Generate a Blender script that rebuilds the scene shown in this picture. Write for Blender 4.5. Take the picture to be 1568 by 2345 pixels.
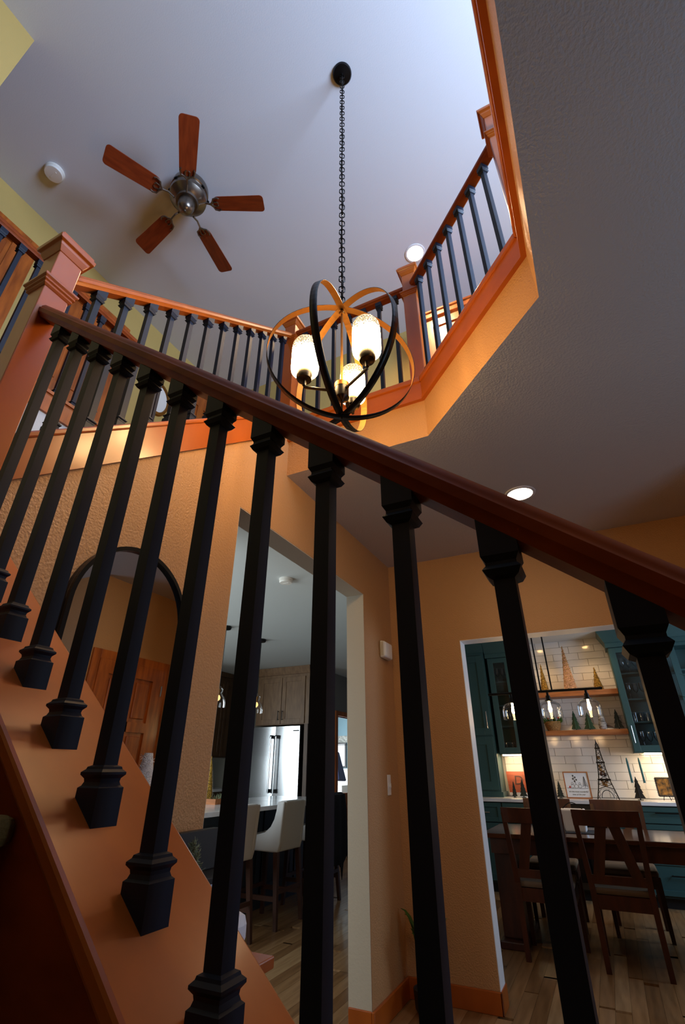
import bpy, bmesh, math, random
from mathutils import Vector, Matrix
random.seed(7)
PI = math.pi
S = bpy.context.scene
for o in list(bpy.data.objects): bpy.data.objects.remove(o)
C = S.collection

# ---------------------------------------------------------------- camera, world, lights
cam_d = bpy.data.cameras.new('camera'); cam = bpy.data.objects.new('camera', cam_d); C.objects.link(cam)
S.camera = cam
cam_d.sensor_fit = 'VERTICAL'; cam_d.sensor_height = 36.0; cam_d.sensor_width = 24.07
cam_d.lens = 1088.0 / 2345.0 * 36.0
cam_d.clip_start = 0.02; cam_d.clip_end = 60
cam.location = (0, 0, 1.203)
cam.rotation_euler = (math.radians(90 + 28.36), 0, math.radians(26.25))

W = bpy.data.worlds.new('world'); S.world = W; W.use_nodes = True
W.node_tree.nodes['Background'].inputs[0].default_value = (0.45, 0.6, 1.0, 1)
W.node_tree.nodes['Background'].inputs[1].default_value = 0.12

def area(name, loc, target, sx, sy, power, col):
    d = bpy.data.lights.new(name, 'AREA'); d.shape = 'RECTANGLE'; d.size = sx; d.size_y = sy
    d.energy = power; d.color = col
    o = bpy.data.objects.new(name, d); C.objects.link(o); o.location = loc
    o.rotation_euler = (Vector(target) - Vector(loc)).to_track_quat('-Z', 'Y').to_euler()
    return o
# daylight through the windows of the house
area('daylight_upper_window', (2.45, 0.75, 4.2), (0.0, 1.3, 4.9), 1.6, 1.7, 200, (0.52, 0.70, 1.0))
area('daylight_entry_window', (2.45, 0.9, 1.5), (-1.2, 1.0, 1.3), 1.2, 1.6, 11, (0.50, 0.72, 1.0))
area('daylight_kitchen_window', (-3.6, 1.2, 1.6), (-3.4, 7.0, 1.2), 2.0, 1.4, 34, (0.86, 0.97, 1.0))
area('daylight_patio_door', (-6.72, 3.15, 1.35), (-4.0, 3.5, 1.1), 1.3, 2.0, 46, (0.88, 0.97, 1.0))
area('daylight_laundry_window', (-5.6, 8.9, 1.5), (-4.2, 9.4, 1.2), 0.9, 0.9, 60, (0.85, 0.94, 1.0))
area('daylight_dining_window', (2.3, 5.3, 1.6), (-1.0, 5.6, 1.0), 1.4, 1.2, 26, (0.58, 0.77, 1.0))

vs = S.view_settings
vs.view_transform = 'Standard'; vs.look = 'None'; vs.gamma = 1.0; vs.use_curve_mapping = False
vs.exposure = 0.9
S.cycles.max_bounces = 8; S.cycles.transparent_max_bounces = 16
S.cycles.sample_clamp_indirect = 4.0
S.cycles.caustics_reflective = False; S.cycles.caustics_refractive = False
S.cycles.use_denoising = True

# ---------------------------------------------------------------- helpers
def lin(c):
    return tuple((x/12.92 if x <= 0.04045 else ((x+0.055)/1.055)**2.4) for x in c)
def rgb(r, g, b): return lin((r/255, g/255, b/255))

def mat(name, col, rough=0.5, metal=0.0, col2=None, nscale=8.0, stretch=(1,1,1), bump=0.0, bscale=60.0, emit=0.0,
        ecol=None, coat=0.0, spec=None, detail=4.0, contrast=(0.35, 0.65)):
    m = bpy.data.materials.new(name); m.use_nodes = True
    nt = m.node_tree; b = nt.nodes['Principled BSDF']
    b.inputs['Base Color'].default_value = (*col, 1); b.inputs['Roughness'].default_value = rough
    b.inputs['Metallic'].default_value = metal
    if coat: b.inputs['Coat Weight'].default_value = coat; b.inputs['Coat Roughness'].default_value = 0.15
    if spec is not None: b.inputs['Specular IOR Level'].default_value = spec
    if col2 is not None or bump:
        tc = nt.nodes.new('ShaderNodeTexCoord'); mp = nt.nodes.new('ShaderNodeMapping')
        mp.inputs['Scale'].default_value = stretch; nt.links.new(tc.outputs['Object'], mp.inputs['Vector'])
    if col2 is not None:
        n = nt.nodes.new('ShaderNodeTexNoise'); n.inputs['Scale'].default_value = nscale; n.inputs['Detail'].default_value = detail
        nt.links.new(mp.outputs['Vector'], n.inputs['Vector'])
        r = nt.nodes.new('ShaderNodeValToRGB')
        r.color_ramp.elements[0].position = contrast[0]; r.color_ramp.elements[1].position = contrast[1]
        r.color_ramp.elements[0].color = (*col, 1); r.color_ramp.elements[1].color = (*col2, 1)
        nt.links.new(n.outputs['Fac'], r.inputs['Fac']); nt.links.new(r.outputs['Color'], b.inputs['Base Color'])
    if bump:
        n2 = nt.nodes.new('ShaderNodeTexNoise'); n2.inputs['Scale'].default_value = bscale; n2.inputs['Detail'].default_value = 3
        nt.links.new(tc.outputs['Object'], n2.inputs['Vector'])
        bp = nt.nodes.new('ShaderNodeBump'); bp.inputs['Strength'].default_value = bump; bp.inputs['Distance'].default_value = 0.01
        nt.links.new(n2.outputs['Fac'], bp.inputs['Height']); nt.links.new(bp.outputs['Normal'], b.inputs['Normal'])
    if emit:
        b.inputs['Emission Color'].default_value = (*(ecol or col), 1); b.inputs['Emission Strength'].default_value = emit
    return m

def glass(name, tint=(0.97,0.98,1.0), refl=0.9, base=0.03):
    m = bpy.data.materials.new(name); m.use_nodes = True; nt = m.node_tree
    for n in list(nt.nodes):
        if n.type == 'BSDF_PRINCIPLED': nt.nodes.remove(n)
    out = [n for n in nt.nodes if n.type == 'OUTPUT_MATERIAL'][0]
    t = nt.nodes.new('ShaderNodeBsdfTransparent'); t.inputs[0].default_value = (*tint, 1)
    g = nt.nodes.new('ShaderNodeBsdfGlossy'); g.inputs['Roughness'].default_value = 0.03
    lw = nt.nodes.new('ShaderNodeLayerWeight'); lw.inputs['Blend'].default_value = 0.25
    mr = nt.nodes.new('ShaderNodeMath'); mr.operation = 'MULTIPLY_ADD'; mr.inputs[1].default_value = refl; mr.inputs[2].default_value = base
    mr.use_clamp = True
    nt.links.new(lw.outputs['Fresnel'], mr.inputs[0])
    mx = nt.nodes.new('ShaderNodeMixShader'); nt.links.new(mr.outputs[0], mx.inputs[0])
    nt.links.new(t.outputs[0], mx.inputs[1]); nt.links.new(g.outputs[0], mx.inputs[2]); nt.links.new(mx.outputs[0], out.inputs[0])
    return m

m_wood = mat('stained_cherry_wood', rgb(148,68,14), 0.32, col2=rgb(174,86,20), nscale=2.2, stretch=(3,3,1.2), coat=0.25, contrast=(0.25,0.75))
m_woodx = mat('stained_cherry_wood_long', rgb(152,72,14), 0.36, col2=rgb(178,90,22), nscale=2.2, stretch=(1.2,4,4), coat=0.08, contrast=(0.25,0.75))
m_rail = mat('handrail_wood', rgb(122,50,9), 0.48, col2=rgb(148,66,14), nscale=3.0, stretch=(2,5,5), spec=0.16)
m_door = mat('oak_door', rgb(140,68,20), 0.35, col2=rgb(184,98,34), nscale=3.5, stretch=(6,6,1), coat=0.2)
m_dark = mat('dark_chair_wood', rgb(50,20,9), 0.38, col2=rgb(70,30,13), nscale=5, stretch=(4,4,1))
m_tabletop = mat('polished_table_top', rgb(56,24,11), 0.14, col2=rgb(72,32,15), nscale=4, stretch=(1,8,8), coat=0.5)
m_black = mat('black_baluster_paint', rgb(10,22,40), 0.5, spec=0.3)
m_blackmetal = mat('black_metal', rgb(18,18,19), 0.35, 0.6)
m_blackwood = mat('black_painted_wood', rgb(16,18,22), 0.45)
m_bandout = mat('bronze_black_band', rgb(16,15,14), 0.35, 0.5)
m_brass = mat('brushed_brass', rgb(150,102,44), 0.42, 0.85)
m_wall = mat('orange_tan_drywall', rgb(182,135,88), 0.45, bump=0.5, bscale=120, spec=0.4)
m_yellow = mat('yellow_drywall', rgb(184,156,90), 0.6, bump=0.15, bscale=90)
m_ceil = mat('textured_ceiling', rgb(196,192,192), 0.7, bump=0.3, bscale=110)
m_ceilup = mat('smooth_ceiling', rgb(205,205,210), 0.8, bump=0.06, bscale=120)
m_grey = mat('grey_drywall', rgb(208,206,202), 0.7, bump=0.15, bscale=90)
m_greige = mat('greige_reveal', rgb(190,178,158), 0.6, bump=0.15, bscale=90)
m_kwall = mat('taupe_wall', rgb(120,116,106), 0.7)
m_kceil = mat('kitchen_ceiling', rgb(200,206,206), 0.8)
m_white = mat('white_plastic', rgb(225,222,215), 0.4)
m_wpaint = mat('white_paint', rgb(225,225,228), 0.5)
m_teal = mat('teal_cabinet_paint', rgb(44,78,80), 0.42)
m_tealdk = mat('teal_recess', rgb(30,54,56), 0.5)
m_navy = mat('navy_island_paint', rgb(24,38,46), 0.5)
m_counter = mat('white_quartz', rgb(222,222,226), 0.15, col2=rgb(205,206,212), nscale=5)
m_tile = mat('white_glazed_tile', rgb(224,220,216), 0.12, coat=0.4)
m_grout = mat('grey_grout', rgb(158,152,146), 0.9)
m_shelf = mat('floating_shelf_wood', rgb(150,88,44), 0.5, col2=rgb(180,112,60), nscale=4, stretch=(1,8,8))
m_taupecab = mat('taupe_stained_cabinet', rgb(100,72,46), 0.45, col2=rgb(122,92,62), nscale=4, stretch=(6,6,1.2))
m_browncab = mat('brown_stained_cabinet', rgb(66,44,28), 0.45, col2=rgb(84,58,36), nscale=4, stretch=(6,6,1.2))
m_steel = mat('brushed_steel', rgb(190,195,200), 0.22, 1.0)
m_darksteel = mat('dark_steel', rgb(96,100,104), 0.3, 1.0)
m_chrome = mat('chrome', rgb(220,220,220), 0.15, 1.0)
m_nickel = mat('pewter_metal', rgb(120,112,104), 0.3, 0.95)
m_stool = mat('oatmeal_upholstery', rgb(186,187,190), 0.9, bump=0.2, bscale=400)
m_stoolleg = mat('walnut_leg', rgb(62,34,22), 0.4)
m_navycloth = mat('navy_cloth', rgb(16,22,36), 0.95)
m_cushion = mat('grey_tan_cushion', rgb(110,92,74), 0.9)
m_carpet = mat('olive_gold_carpet', rgb(120,98,48), 0.95, bump=0.4, bscale=300)
m_mirror = mat('mirror_glass', rgb(225,228,228), 0.01, 1.0)
m_glass = glass('clear_glass', tint=(0.985,0.99,1.0), refl=0.55, base=0.025)
m_pane = glass('cabinet_pane', tint=(0.88,0.92,0.94), refl=0.6, base=0.03)
m_stem = glass('stemware_glass', tint=(0.93,0.95,0.98), refl=0.9, base=0.10)
m_glow = mat('warm_bulb', (1,0.85,0.55), 0.5, emit=40, ecol=(1.0,0.62,0.25))
m_dimbulb = mat('dim_amber_bulb', (0.8,0.5,0.2), 0.3, emit=0.8, ecol=(1.0,0.6,0.2))
m_led = mat('led_strip', (1,1,1), 0.5, emit=14, ecol=(1.0,0.72,0.38))
m_disc = mat('recessed_lens', (1,1,1), 0.5, emit=22, ecol=(1.0,0.74,0.45))
m_gold = mat('gold_foil', rgb(70,46,14), 0.3, 0.8, col2=rgb(230,180,80), nscale=110, bump=0.9, bscale=220)
m_glit = mat('champagne_glitter', rgb(120,76,56), 0.3, 0.6, col2=rgb(250,205,165), nscale=140, bump=1.0, bscale=260)
m_tinsel = mat('white_tinsel', rgb(235,232,226), 0.5, bump=1.0, bscale=300)
m_green = mat('green_wood', rgb(20,66,44), 0.5)
m_dgreen = mat('dark_green', rgb(26,40,38), 0.6)
m_leaf = mat('leaf_green', rgb(50,92,24), 0.5)
m_fir = mat('fir_needles', rgb(58,74,44), 0.7, col2=rgb(130,140,110), nscale=30)
m_red = mat('red_berry', rgb(190,24,20), 0.4)
m_basket = mat('wicker', rgb(120,84,44), 0.8, col2=rgb(176,132,74), nscale=90)
m_wsign = mat('red_brown_sign', rgb(150,66,36), 0.5, col2=rgb(126,52,28), nscale=6, stretch=(1,1,8))
m_engrave = mat('burnt_engraving', rgb(62,22,10), 0.6)
m_paper = mat('print_paper', rgb(230,232,236), 0.7)
m_ink = mat('black_ink', rgb(16,16,18), 0.8)
m_teal2 = mat('teal_candle', rgb(28,92,96), 0.4)
m_lblue = mat('pale_blue_paint', rgb(110,140,152), 0.7)
m_border = mat('scroll_border_paper', rgb(120,122,118), 0.8, col2=rgb(170,172,166), nscale=30)
m_snow = mat('snowy_canvas', rgb(205,222,242), 0.8)
m_plank = []
for i, (a, b) in enumerate([((146,112,76),(120,88,56)), ((156,122,86),(130,98,66)), ((130,96,62),(104,74,46)), ((164,134,98),(140,108,74))]):
    m_plank.append(mat('maple_plank_%d' % i, rgb(*a), 0.28, col2=rgb(*b), nscale=3, stretch=(12,1.2,4), coat=0.15))

class MB:
    def __init__(s): s.v = []; s.f = []
    def add(s, vs, fs):
        k = len(s.v); s.v += [tuple(v) for v in vs]; s.f += [tuple(i+k for i in f) for f in fs]; return s
    def box(s, x0, x1, y0, y1, z0, z1):
        return s.add([(x0,y0,z0),(x1,y0,z0),(x1,y1,z0),(x0,y1,z0),(x0,y0,z1),(x1,y0,z1),(x1,y1,z1),(x0,y1,z1)],
            [(0,3,2,1),(4,5,6,7),(0,1,5,4),(1,2,6,5),(2,3,7,6),(3,0,4,7)])
    def hexa(s, p):   # bottom ring 4, top ring 4
        return s.add(p, [(0,3,2,1),(4,5,6,7),(0,1,5,4),(1,2,6,5),(2,3,7,6),(3,0,4,7)])
    def prism(s, pts, vec):
        n = len(pts); vec = Vector(vec); q = [tuple(Vector(p)+vec) for p in pts]
        return s.add(list(pts)+q, [tuple(range(n-1,-1,-1)), tuple(range(n,2*n))] + [(i,(i+1)%n,n+(i+1)%n,n+i) for i in range(n)])
    def quad(s, *p): return s.add(p, [tuple(range(len(p)))])
    def lathe(s, prof, c=(0,0,0), n=16, cap=True, ang=0.0):
        vs = []; fs = []
        for r, z in prof:
            for i in range(n):
                a = ang + 2*PI*i/n; vs.append((c[0]+r*math.cos(a), c[1]+r*math.sin(a), c[2]+z))
        for j in range(len(prof)-1):
            for i in range(n): fs.append((j*n+i, j*n+(i+1)%n, (j+1)*n+(i+1)%n, (j+1)*n+i))
        if cap: fs.append(tuple(range(n-1,-1,-1))); fs.append(tuple((len(prof)-1)*n+i for i in range(n)))
        return s.add(vs, fs)
    def sq(s, prof, c=(0,0,0), sl0=(0,0), sl1=(0,0), rot=0.0):
        """square-section stack; the first / last ring may be cut on a slope"""
        vs = []; fs = []; n = 4; last = len(prof)-1
        for j, (h, z) in enumerate(prof):
            for dx, dy in ((-1,-1),(1,-1),(1,1),(-1,1)):
                x = dx*h; y = dy*h; zz = z
                if j == 0: zz += sl0[0]*x + sl0[1]*y
                if j == last: zz += sl1[0]*x + sl1[1]*y
                xr = x*math.cos(rot)-y*math.sin(rot); yr = x*math.sin(rot)+y*math.cos(rot)
                vs.append((c[0]+xr, c[1]+yr, c[2]+zz))
        for j in range(last):
            for i in range(4): fs.append((j*4+i, j*4+(i+1)%4, (j+1)*4+(i+1)%4, (j+1)*4+i))
        fs.append((3,2,1,0)); fs.append(tuple(last*4+i for i in range(4)))
        return s.add(vs, fs)
    def tube(s, pts, r, n=8, closed=False):
        P = [Vector(p) for p in pts]; m = len(P); vs = []; fs = []; up = Vector((0,0,1))
        rr = r if isinstance(r, (list,tuple)) else [r]*m
        for i in range(m):
            if closed: t = (P[(i+1)%m]-P[i-1])
            else: t = P[min(i+1,m-1)]-P[max(i-1,0)]
            t.normalize()
            a = t.cross(up)
            if a.length < 1e-3: a = t.cross(Vector((1,0,0)))
            a.normalize(); b = a.cross(t)
            for k in range(n):
                th = 2*PI*k/n; q = P[i]+(a*math.cos(th)+b*math.sin(th))*rr[i]; vs.append(tuple(q))
        for i in range(m if closed else m-1):
            j = (i+1)%m
            for k in range(n): fs.append((i*n+k, i*n+(k+1)%n, j*n+(k+1)%n, j*n+k))
        if not closed: fs.append(tuple(range(n-1,-1,-1))); fs.append(tuple((m-1)*n+k for k in range(n)))
        return s.add(vs, fs)
    def sweep(s, prof, p0, p1, side=None):
        """profile (u across, v up) swept from p0 to p1 with plumb-cut ends"""
        p0 = Vector(p0); p1 = Vector(p1); d = p1-p0; d.z = 0; d.normalize()
        sd = Vector(side) if side else Vector((d.y,-d.x,0)); n = len(prof)
        a = [p0+sd*u+Vector((0,0,v)) for u, v in prof]; b = [p1+sd*u+Vector((0,0,v)) for u, v in prof]
        return s.add([tuple(x) for x in a+b], [tuple(range(n-1,-1,-1)), tuple(range(n,2*n))] + [(i,(i+1)%n,n+(i+1)%n,n+i) for i in range(n)])
    def build(s, name, m, parent=None, smooth=False, bevel=0.0, world=True):
        me = bpy.data.meshes.new(name)
        off = parent_off(parent) if (world and parent) else Vector((0,0,0))
        me.from_pydata([tuple(Vector(v)-off) for v in s.v], [], s.f)
        bm = bmesh.new(); bm.from_mesh(me); bmesh.ops.recalc_face_normals(bm, faces=bm.faces); bm.to_mesh(me); bm.free()
        me.materials.append(m)
        if smooth:
            for p in me.polygons: p.use_smooth = True
        o = bpy.data.objects.new(name, me); C.objects.link(o)
        if parent: o.parent = parent
        if bevel:
            b = o.modifiers.new('bevel', 'BEVEL'); b.width = bevel; b.segments = 2; b.limit_method = 'ANGLE'
        if smooth:
            try: me.set_sharp_from_angle(angle=math.radians(40))
            except Exception: pass
        return o

def parent_off(p):
    v = Vector((0,0,0))
    while p: v += Vector(p.location); p = p.parent
    return v
def thing(name, label, cat, loc=(0,0,0), group=None, rz=0.0):
    o = bpy.data.objects.new(name, None); C.objects.link(o); o.location = loc; o.rotation_euler = (0,0,rz)
    o.empty_display_size = 0.1
    o['label'] = label; o['category'] = cat
    if group: o['group'] = group
    return o
def tag(o, label, cat, group=None):
    o['label'] = label; o['category'] = cat
    if group: o['group'] = group
    return o
def struct(o, label=None, cat=None):
    o['kind'] = 'structure'
    if label: o['label'] = label
    if cat: o['category'] = cat
    return o
def copy_tree(o, parent=None):
    c = o.copy(); C.objects.link(c)
    if parent: c.parent = parent
    for ch in list(o.children): copy_tree(ch, c)
    return c
def kid(me, name, parent, loc=(0,0,0), rot=(0,0,0)):
    o = bpy.data.objects.new(name, me); C.objects.link(o); o.parent = parent; o.location = loc; o.rotation_euler = rot
    return o

# ---------------------------------------------------------------- the setting
XA, YB = -1.356, 3.643           # kitchen-side wall face, dining-side wall face
ZC, ZF, ZU = 2.74, 3.06, 5.5     # lower ceiling, upper floor, upper ceiling
TW = 0.135
SL = 0.815                       # stair slope

# floor with planks
fl = MB().box(-6.9, 2.7, -3.0, 11.0, -0.12, -0.012).build('floor', mat('subfloor', rgb(92,66,42), 0.7))
struct(fl, 'honey maple strip wood floor of the ground storey', 'floor')
pw, pl = 0.083, 1.15
camv = Vector((0,0,1.203)); R_ = Vector((math.cos(math.radians(26.25)), math.sin(math.radians(26.25)), 0))
cand = []
ix = 0; x = -5.4
while x < 1.6:
    y = 1.2 - random.random()*pl
    while y < 9.6:
        L = pl*random.uniform(0.75, 1.25); cxp, cyp = x+pw/2, y+L/2
        see_k = (cxp < -1.4 and cyp > -cxp*1.05 - 0.2 and cyp < -cxp*2.45+0.8 and cxp > -4.3)
        see_d = (cyp > 2.6 and cyp < 7.0 and cxp > -0.30*cyp-0.15 and cxp < 0.16*cyp+0.15 and cxp > -1.45)
        cand.append((0 if (see_k or see_d) else 1, (cxp**2+cyp**2)**0.5, x, y, L)); y += L
    x += pw
cand.sort()
pm = {}
rest = [MB() for _ in m_plank]
for k, (pri, dist, x, y, L) in enumerate(cand):
    mi = random.randrange(len(m_plank))
    if k < 290 and pri == 0:
        key = (mi, round(L/0.1))
        if key not in pm:
            LL = key[1]*0.1
            me = MB().box(0.0006, pw-0.0006, 0.0006, LL-0.0006, -0.012, 0.0)
            o = me.build('plank', m_plank[mi], fl); pm[key] = o.data
            o.location = (x, y, 0)
        else:
            kid(pm[key], 'plank', fl, (x, y, 0))
    else:
        rest[mi].box(x+0.0006, x+pw-0.0006, y+0.0006, y+L-0.0006, -0.012, -0.0005)
for i, r in enumerate(rest):
    o = r.build('far_planks', m_plank[i], fl); o['kind'] = 'stuff'

# lower ceiling with the stairwell opening, kitchen and dining ceilings
OP = [(XA,1.997), (-0.484,1.997), (0.134,1.371), (0.134,-2.95)]
mb = MB(); mb.quad(*[(x,y,ZC) for x,y in OP+[(2.6,-2.95),(2.6,YB),(XA,YB)]])
struct(mb.build('ceiling', m_ceil), 'grey textured lower ceiling around the angular stairwell opening', 'ceiling')
mb = MB().quad((-6.8,1.0,ZC),(-2.47,1.0,ZC),(-2.47,1.73,ZC),(XA-TW,1.73,ZC),(XA-TW,11,ZC),(-6.8,11,ZC))
struct(mb.build('ceiling_kitchen', m_kceil), 'pale grey flat ceiling over the kitchen', 'ceiling')
mb = MB().box(-1.68,2.6,YB+TW,7.6,ZC+0.001,ZC+0.05)
struct(mb.build('ceiling_dining', m_kceil), 'pale flat ceiling above the dining table', 'ceiling')
mb = MB().box(-3.7,2.7,-3.1,3.8,ZU,ZU+0.1)
struct(mb.build('ceiling_upper', m_ceilup), 'smooth grey blue upper ceiling with the fan', 'ceiling')
# upper floor slab
mb = MB(); mb.prism([(x,y,ZC+0.06) for x,y in [(XA-0.13,2.06),(-0.45,2.06),(0.17,1.43),(0.17,-2.95),(2.6,-2.95),(2.6,3.7),(XA-0.13,3.7)]], (0,0,ZF-ZC-0.06))
mb.box(-3.6,-2.47,0.26,3.7,ZC+0.06,ZF); mb.box(-2.47,XA-0.13,2.06,3.7,ZC+0.06,ZF)
struct(mb.build('floor_upper', m_carpet), 'upper storey floor slab around the stairwell', 'floor')

# wall with the kitchen opening (x = XA), sloped top below the upper stair stringer
KY0, KY1, KZ = 1.612, 3.10, 2.338
def st_lo(y): return 1.428 + 0.812*y
mb = MB()
yt = (ZC+0.26-1.5)/0.812
x0, x1 = XA-TW, XA
def wallx(mb, poly): mb.prism([(x1,y,z) for y,z in poly], (x0-x1,0,0))
wallx(mb, [(0.57,0),(KY0,0),(KY0,1.5+0.812*KY0),(0.57,1.5+0.812*0.57)])
wallx(mb, [(KY0,KZ),(KY1,KZ),(KY1,3.0),(yt,3.0),(KY0,1.5+0.812*KY0)])
wallx(mb, [(KY1,0),(YB,0),(YB,3.0),(KY1,3.0)])
struct(mb.build('wall_left', m_wall), 'orange tan textured wall holding the arched mirror and the kitchen opening', 'wall')
mb = MB()
mb.box(x0-0.001, x1-0.002, KY0, KY0+0.004, 0, KZ); mb.box(x0-0.001, x1-0.002, KY1-0.004, KY1, 0, KZ)
mb.box(x0-0.001, x1-0.002, KY0+0.004, KY1-0.004, KZ-0.004, KZ)
mb.build('reveal', m_greige, bpy.data.objects['wall_left'])
# wall with the dining opening (y = YB)
DX0, DX1, DZ = -0.81, 0.92, 2.055
mb = MB()
mb.box(XA-TW, DX0, YB, YB+TW, 0, 3.0); mb.box(DX0, DX1, YB, YB+TW, DZ, 3.0); mb.box(DX1, 2.6, YB, YB+TW, 0, 3.0)
wb = struct(mb.build('wall_back', m_wall), 'orange wall with the dining room opening', 'wall')
mb = MB()
mb.box(DX0, DX0+0.004, YB+0.002, YB+TW+0.001, 0, DZ); mb.box(DX1-0.004, DX1, YB+0.002, YB+TW+0.001, 0, DZ); mb.box(DX0+0.004, DX1-0.004, YB+0.002, YB+TW+0.001, DZ-0.004, DZ)
mb.build('reveal', m_wpaint, wb)  # white here puts the daylight on the dining jamb into its colour
# drywall band around the opening
mb = MB()
for (a, b) in zip(OP[:-1], OP[1:]):
    a = Vector((*a,0)); b = Vector((*b,0)); d = (b-a).normalized(); n = Vector((-d.y,d.x,0))
    mb.hexa([tuple(a+Vector((0,0,ZC))), tuple(b+Vector((0,0,ZC))), tuple(b+n*0.03+Vector((0,0,ZC+0.002))), tuple(a+n*0.03+Vector((0,0,ZC+0.002))),
             tuple(a+Vector((0,0,3.0))), tuple(b+Vector((0,0,3.0))), tuple(b+n*0.03+Vector((0,0,3.0))), tuple(a+n*0.03+Vector((0,0,3.0)))])
struct(mb.build('wall_stairwell_band', m_wall), 'orange drywall band edging the stairwell opening', 'wall')
# wood fascia above the band
def mitre(poly, off):
    """offset an open polyline to its right-hand (inner) side"""
    P = [Vector((x,y)) for x,y in poly]; out = []
    for i in range(len(P)):
        ds = []
        if i > 0: ds.append((P[i]-P[i-1]).normalized())
        if i < len(P)-1: ds.append((P[i+1]-P[i]).normalized())
        ns = [Vector((d.y,-d.x)) for d in ds]
        n = sum(ns, Vector((0,0))).normalized(); k = 1.0/max(0.3, n.dot(ns[0])); out.append(P[i]+n*off*k)
    return [(p.x,p.y) for p in out]
def strip(mb, poly, o0, o1, z0, z1):
    A = mitre(poly, o0); B = mitre(poly, o1)
    for i in range(len(poly)-1):
        mb.hexa([(*A[i],z0),(*A[i+1],z0),(*B[i+1],z0),(*B[i],z0),(*A[i],z1),(*A[i+1],z1),(*B[i+1],z1),(*B[i],z1)])
OPF = [(XA-0.06,1.997)] + OP[1:]
mb = MB(); strip(mb, OPF, -0.05, 0.016, 2.99, 3.105)
tr = struct(mb.build('trim_1', m_woodx), 'orange stained fascia board around the stairwell opening', 'trim')
mb = MB(); strip(mb, OPF, -0.10, 0.026, 3.105, 3.142); mb.build('cap_strip', m_woodx, tr, bevel=0.006)
mb = MB(); strip(mb, OPF, -0.04, 0.022, 2.982, 2.99+0.006); mb.build('shadow_bead', m_woodx, tr)

# upper flight stringer along the left wall
def slope_y(mb, xa, xb, ya, yb, lo, hi):
    mb.hexa([(xa,ya,lo(ya)),(xb,ya,lo(ya)),(xb,yb,lo(yb)),(xa,yb,lo(yb)),(xa,ya,hi(ya)),(xb,ya,hi(ya)),(xb,yb,hi(yb)),(xa,yb,hi(yb))])
mb = MB(); slope_y(mb, XA-0.12, XA+0.018, 0.57, 1.975, lambda y: st_lo(y), lambda y: st_lo(y)+0.145)
tr2 = struct(mb.build('trim_2', m_wood), 'orange stained stringer board of the upper stair flight', 'trim')
mb = MB(); slope_y(mb, XA-0.14, XA+0.028, 0.57, 1.975, lambda y: st_lo(y)+0.145, lambda y: st_lo(y)+0.170); mb.build('cap_strip', m_wood, tr2, bevel=0.005)

# lower flight: knee wall, cap board, skirt, carpeted steps, landing
def cap_z(x): return 0.642 - SL*x
XN = -1.331
mb = MB(); mb.prism([(x,0.47,z) for x,z in [(-1.40,0),(0.74,0),(0.74,cap_z(0.74)-0.03),(-1.40,cap_z(-1.40)-0.03)]], (0,0.15,0))
struct(mb.build('wall_stair_knee', m_wall), 'low sloping wall under the stair cap board', 'wall')
mb = MB()
def slope_x(mb, xa, xb, ya, yb, dlo, dhi):
    mb.hexa([(xa,ya,cap_z(xa)+dlo),(xb,ya,cap_z(xb)+dlo),(xb,yb,cap_z(xb)+dlo),(xa,yb,cap_z(xa)+dlo),
             (xa,ya,cap_z(xa)+dhi),(xb,ya,cap_z(xb)+dhi),(xb,yb,cap_z(xb)+dhi),(xa,yb,cap_z(xa)+dhi)])
slope_x(mb, -1.36, 0.76, 0.443, 0.65, -0.03, 0.0)
struct(mb.build('trim_3', m_woodx, bevel=0.006), 'broad orange stained cap board under the near balusters', 'trim')
mb = MB(); slope_x(mb, -1.36, 0.76, 0.455, 0.47, -0.60, -0.03)
struct(mb.build('trim_4', m_rail), 'dark stained skirt board inside the lower stair', 'trim')
st = thing('staircase', 'carpeted lower stair flight below the near railing', 'stairs', (0.5,-0.05,0))
for i in range(9):
    xr = 0.47 - 0.2335*i; z = 0.192*(i+1)
    mb = MB().box(xr-0.2335 if i < 8 else -1.36, xr+0.025, -0.72, 0.455, z-0.035, z); mb.build('tread', m_carpet, st, bevel=0.012)
    mb = MB().box(xr-0.02, xr, -0.72, 0.455, z-0.192, z-0.035); mb.build('riser', m_carpet, st)
mb = MB().box(-2.42, -1.36, -0.72, 0.455, 1.55, 1.728)
struct(mb.build('floor_landing', m_carpet), 'carpeted stair landing behind the first newel post', 'floor')

su = thing('staircase', 'carpeted upper stair flight behind the stringer board', 'stairs', (-1.95,1.3,1.73))
for i in range(6):
    yr = 0.552+0.233*i; z = 1.728+0.19*(i+1)
    MB().box(-2.41, XA-0.16, yr-0.025, yr+0.233, z-0.035, z).build('tread', m_carpet, su, bevel=0.012)
    MB().box(-2.41, XA-0.16, yr, yr+0.02, z-0.19, z-0.035).build('riser', m_carpet, su)
MB().box(-2.41, XA-0.16, 1.95, 1.97, 2.868, 3.06).build('riser', m_carpet, su)
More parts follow.
